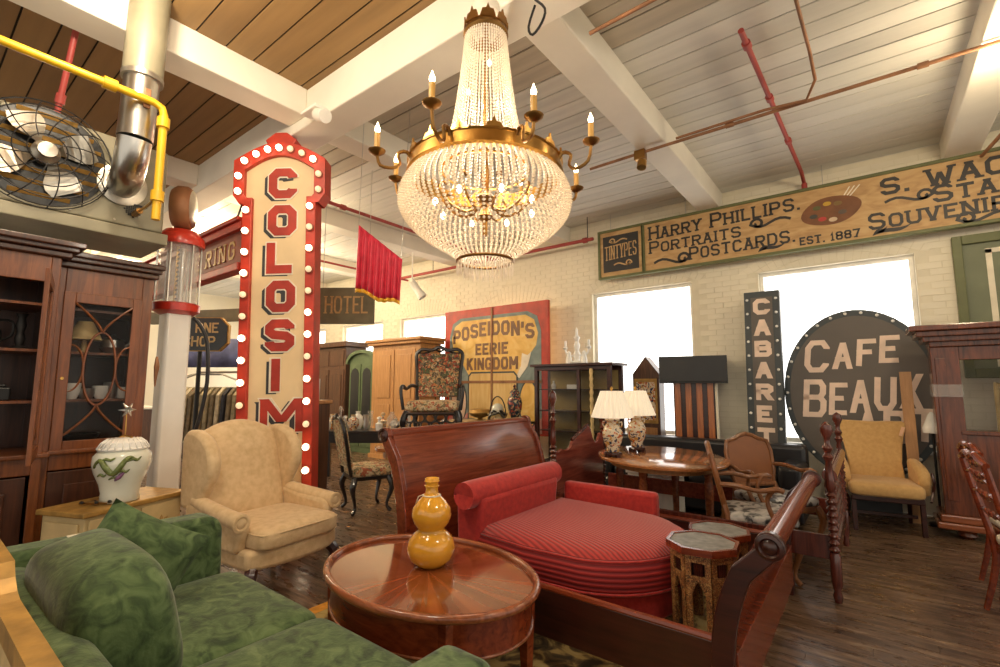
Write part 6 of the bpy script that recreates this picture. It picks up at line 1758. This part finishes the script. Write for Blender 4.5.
obj('seat_rail', MB().bx(-.23, .23, -.23, .22, .37, .42), BW, nc, bevel=.01)
bq = [(-.17, .52), (-.20, .75), (-.20, .95), (-.13, 1.05), (.13, 1.05), (.20, .95), (.20, .75), (.17, .52)]
obj('backrest', MB().add([(x, .24 + (z - .5) * .20, z) for x, z in bq], [tuple(range(8))]), 'needlepoint_pale', nc, solid=.06)
obj('back_frame', MB().tube([(x, .25 + (z - .5) * .20, z) for x, z in ((-.18, .42), (-.19, .55), (-.225, .75), (-.225, .97), (-.14, 1.08), (-.05, 1.07), (0, 1.11), (.05, 1.07), (.14, 1.08), (.225, .97), (.225, .75), (.19, .55), (.18, .42))], .02, 8), BW, nc, smooth=True)
for sx in (-1, 1):
    for sy in (-1, 1):
        lg = cabriole(.40, .06, .034, .017, sx, sy); lg.xf(Matrix.Translation((sx * .20, sy * .19, 0))); obj('leg', lg, BW, nc, smooth=True)
lc = thing('leather_chair', 'tan leather tub chair beyond the octagonal table', 'armchair', (-5.1, 4.95, 0), rad(60))
obj('seat', MB().pad((0, -.03, .42), (.56, .54, .18), .25, .5, 12), 'leather_brown', lc, smooth='all')
def tub(u, v):
    a = rad(-100 + 200 * u); r = .32 + .05 * v
    return (r * sin(a), r * cos(a) * .9, .30 + (.28 + .22 * cos(a / 1.3)) * v)
obj('shell', MB().sheet(tub, 20, 5), 'leather_brown', lc, smooth='all', solid=.07)
for sx in (-1, 1):
    for sy in (-1, 1): obj('leg', MB().cyl((sx * .22, sy * .2, 0), (sx * .2, sy * .18, .36), .02, 8), 'walnut', lc)
# wood pedestal at right of the marquee
pd = thing('tall_cabinet', 'slim orange wood cabinet end beside the marquee sign', 'cabinet', (-4.58, 2.70, 0), rad(20))
obj('case', MB().bx(-.13, .13, -.20, .18, .0, 1.26), 'walnut', pd, bevel=.006)
obj('front_panel', MB().bx(.05, .135, -.215, -.195, .02, 1.25), 'orange_wood', pd, bevel=.006)
obj('top', MB().bx(-.15, .15, -.23, .20, 1.26, 1.30), 'oak', pd, bevel=.008)
tl('picture_stand', MB().bx(-.10, .10, -.012, .012, 0, .22).bx(-.08, .08, .012, .05, 0, .02), 'steel', 'small silver picture frame on the slim cabinet end', 'picture frame', (-4.56, 2.70, 1.30), bevel=.004).rotation_euler = (0, 0, rad(40))

# decanters on a black table
bt2 = thing('black_console', 'long black console table crowded with decanters and jugs', 'table', (-6.3, 4.75, 0), rad(38))
obj('top', MB().bx(-.75, .75, -.28, .28, .72, .76), BW, bt2, bevel=.006)
obj('apron', MB().bx(-.70, .70, -.25, .25, .58, .72), BW, bt2)
for sx in (-1, 1):
    for sy in (-1, 1): obj('leg', MB().bx(sx * .68 - .03, sx * .68 + .03, sy * .22 - .03, sy * .22 + .03, 0, .58), BW, bt2)
random.seed(11)
mats_ = [('porcelain_white', 'white china'), ('glass_clear', 'clear glass'), ('imari', 'painted'), ('steel', 'silver')]
kn = 0
for r_ in range(2):
    for c_ in range(7):
        mt, wn = mats_[(c_ + r_ * 2) % 4]
        h = .20 + .05 * ((c_ * 3 + r_) % 4)
        if c_ % 3 == 2: pr = [(.05, 0), (.09, h * .3), (.08, h * .55), (.03, h * .7), (.04, h * .8)]; nm, kd = 'jug', 'round jug'
        elif c_ % 3 == 1: pr = [(.05, 0), (.06, h * .5), (.02, h * .62), (.02, h * .85), (.035, h * .88), (.03, h * 1.0), (.005, h * 1.05)]; nm, kd = 'decanter', 'stoppered decanter'
        else: pr = [(.03, 0), (.055, h * .35), (.035, h * .7), (.05, h * .95), (.045, h * .95)]; nm, kd = 'vase', 'slim vase'
        lx, ly = -.60 + c_ * .20, -.12 + r_ * .24
        a = rad(38)
        wx, wy = -6.3 + lx * cos(a) - ly * sin(a), 4.75 + lx * sin(a) + ly * cos(a)
        tl(nm, MB().lathe(pr, seg=12), mt, '%s %s among the wares on the black console' % (wn, kd), nm, (wx, wy, .76), '%s %ss on the black console' % (wn, kd), smooth=True)

# ------------------------------------------------------------------ far left: clothes racks, counters, blue banner
for (x, y, rz_, lb) in ((-8.4, 3.35, 30, 'garment rack packed with clothes below the octagonal sign'), (-10.3, 3.9, 30, 'second garment rack packed with clothes near the far wall')):
    g = thing('garment_rack', lb, 'clothes rack', (x, y, 0), rad(rz_))
    obj('rail', MB().tube([(-.8, 0, 0), (-.8, 0, 1.5), (.8, 0, 1.5), (.8, 0, 0)], .018, 8), 'steel', g)
    for k in range(16):
        c = random.choice([(.05, .04, .04), (.30, .24, .14), (.10, .06, .05), (.45, .38, .26), (.16, .12, .07), (.02, .02, .03)])
        nm = 'cloth_%d_%d' % (x * -10, k); M[nm] = plain(nm, c, .8, 0, .4, 12)
        xx_ = -.72 + k * .096
        obj('garment', MB().prism([(-.22, .55), (.22, .55), (.18, 1.30), (.05, 1.42), (-.05, 1.42), (-.18, 1.30)], 'x', xx_ - .03, xx_ + .03), nm, g, bevel=.01)
for q in (.1, 1.9):
    tag(obj('hanger_wire', MB().cyl((-10.6 + q * cos(rad(35)), 3.5 + q * sin(rad(35)), 2.35), (-10.6 + q * cos(rad(35)), 3.5 + q * sin(rad(35)), 4.25), .004, 5), 'steel'), 'thin wire holding up the dark blue banner', 'wire', 'wires of the blue banner')
bn = tag(obj('banner', MB().sheet(lambda u, v: (-10.6 + 2.0 * u * cos(rad(35)), 3.5 + 2.0 * u * sin(rad(35)) + .03 * sin(u * 20), 2.35 - .55 * v), 30, 2), 'blue_cloth', None, smooth='all', solid=.01), 'dark blue cloth banner hanging beyond the octagonal sign', 'banner')
cn = thing('display_counter', 'white display counter near the far wall beyond the racks', 'counter', (-12.5, 3.6, 0), rad(30))
obj('body', MB().bx(-1.3, 1.3, -.3, .3, 0, .95), 'walnut', cn, bevel=.01); obj('top', MB().bx(-1.35, 1.35, -.34, .34, .95, 1.0), 'white_paint', cn, bevel=.01)
bm_ = thing('hanging_sign', 'long olive board with faint letters strung above the octagonal sign', 'sign', (-8.2, 3.1, 2.45), rad(24))
obj('board', MB().bx(-1.2, .9, 0, .05, 0, .20), 'hotel_board', bm_, bevel=.004)
for x in (-1.0, .7): obj('hanger_wire', MB().cyl((x, .02, .2), (x, .02, 1.79), .004, 5), 'steel', bm_)
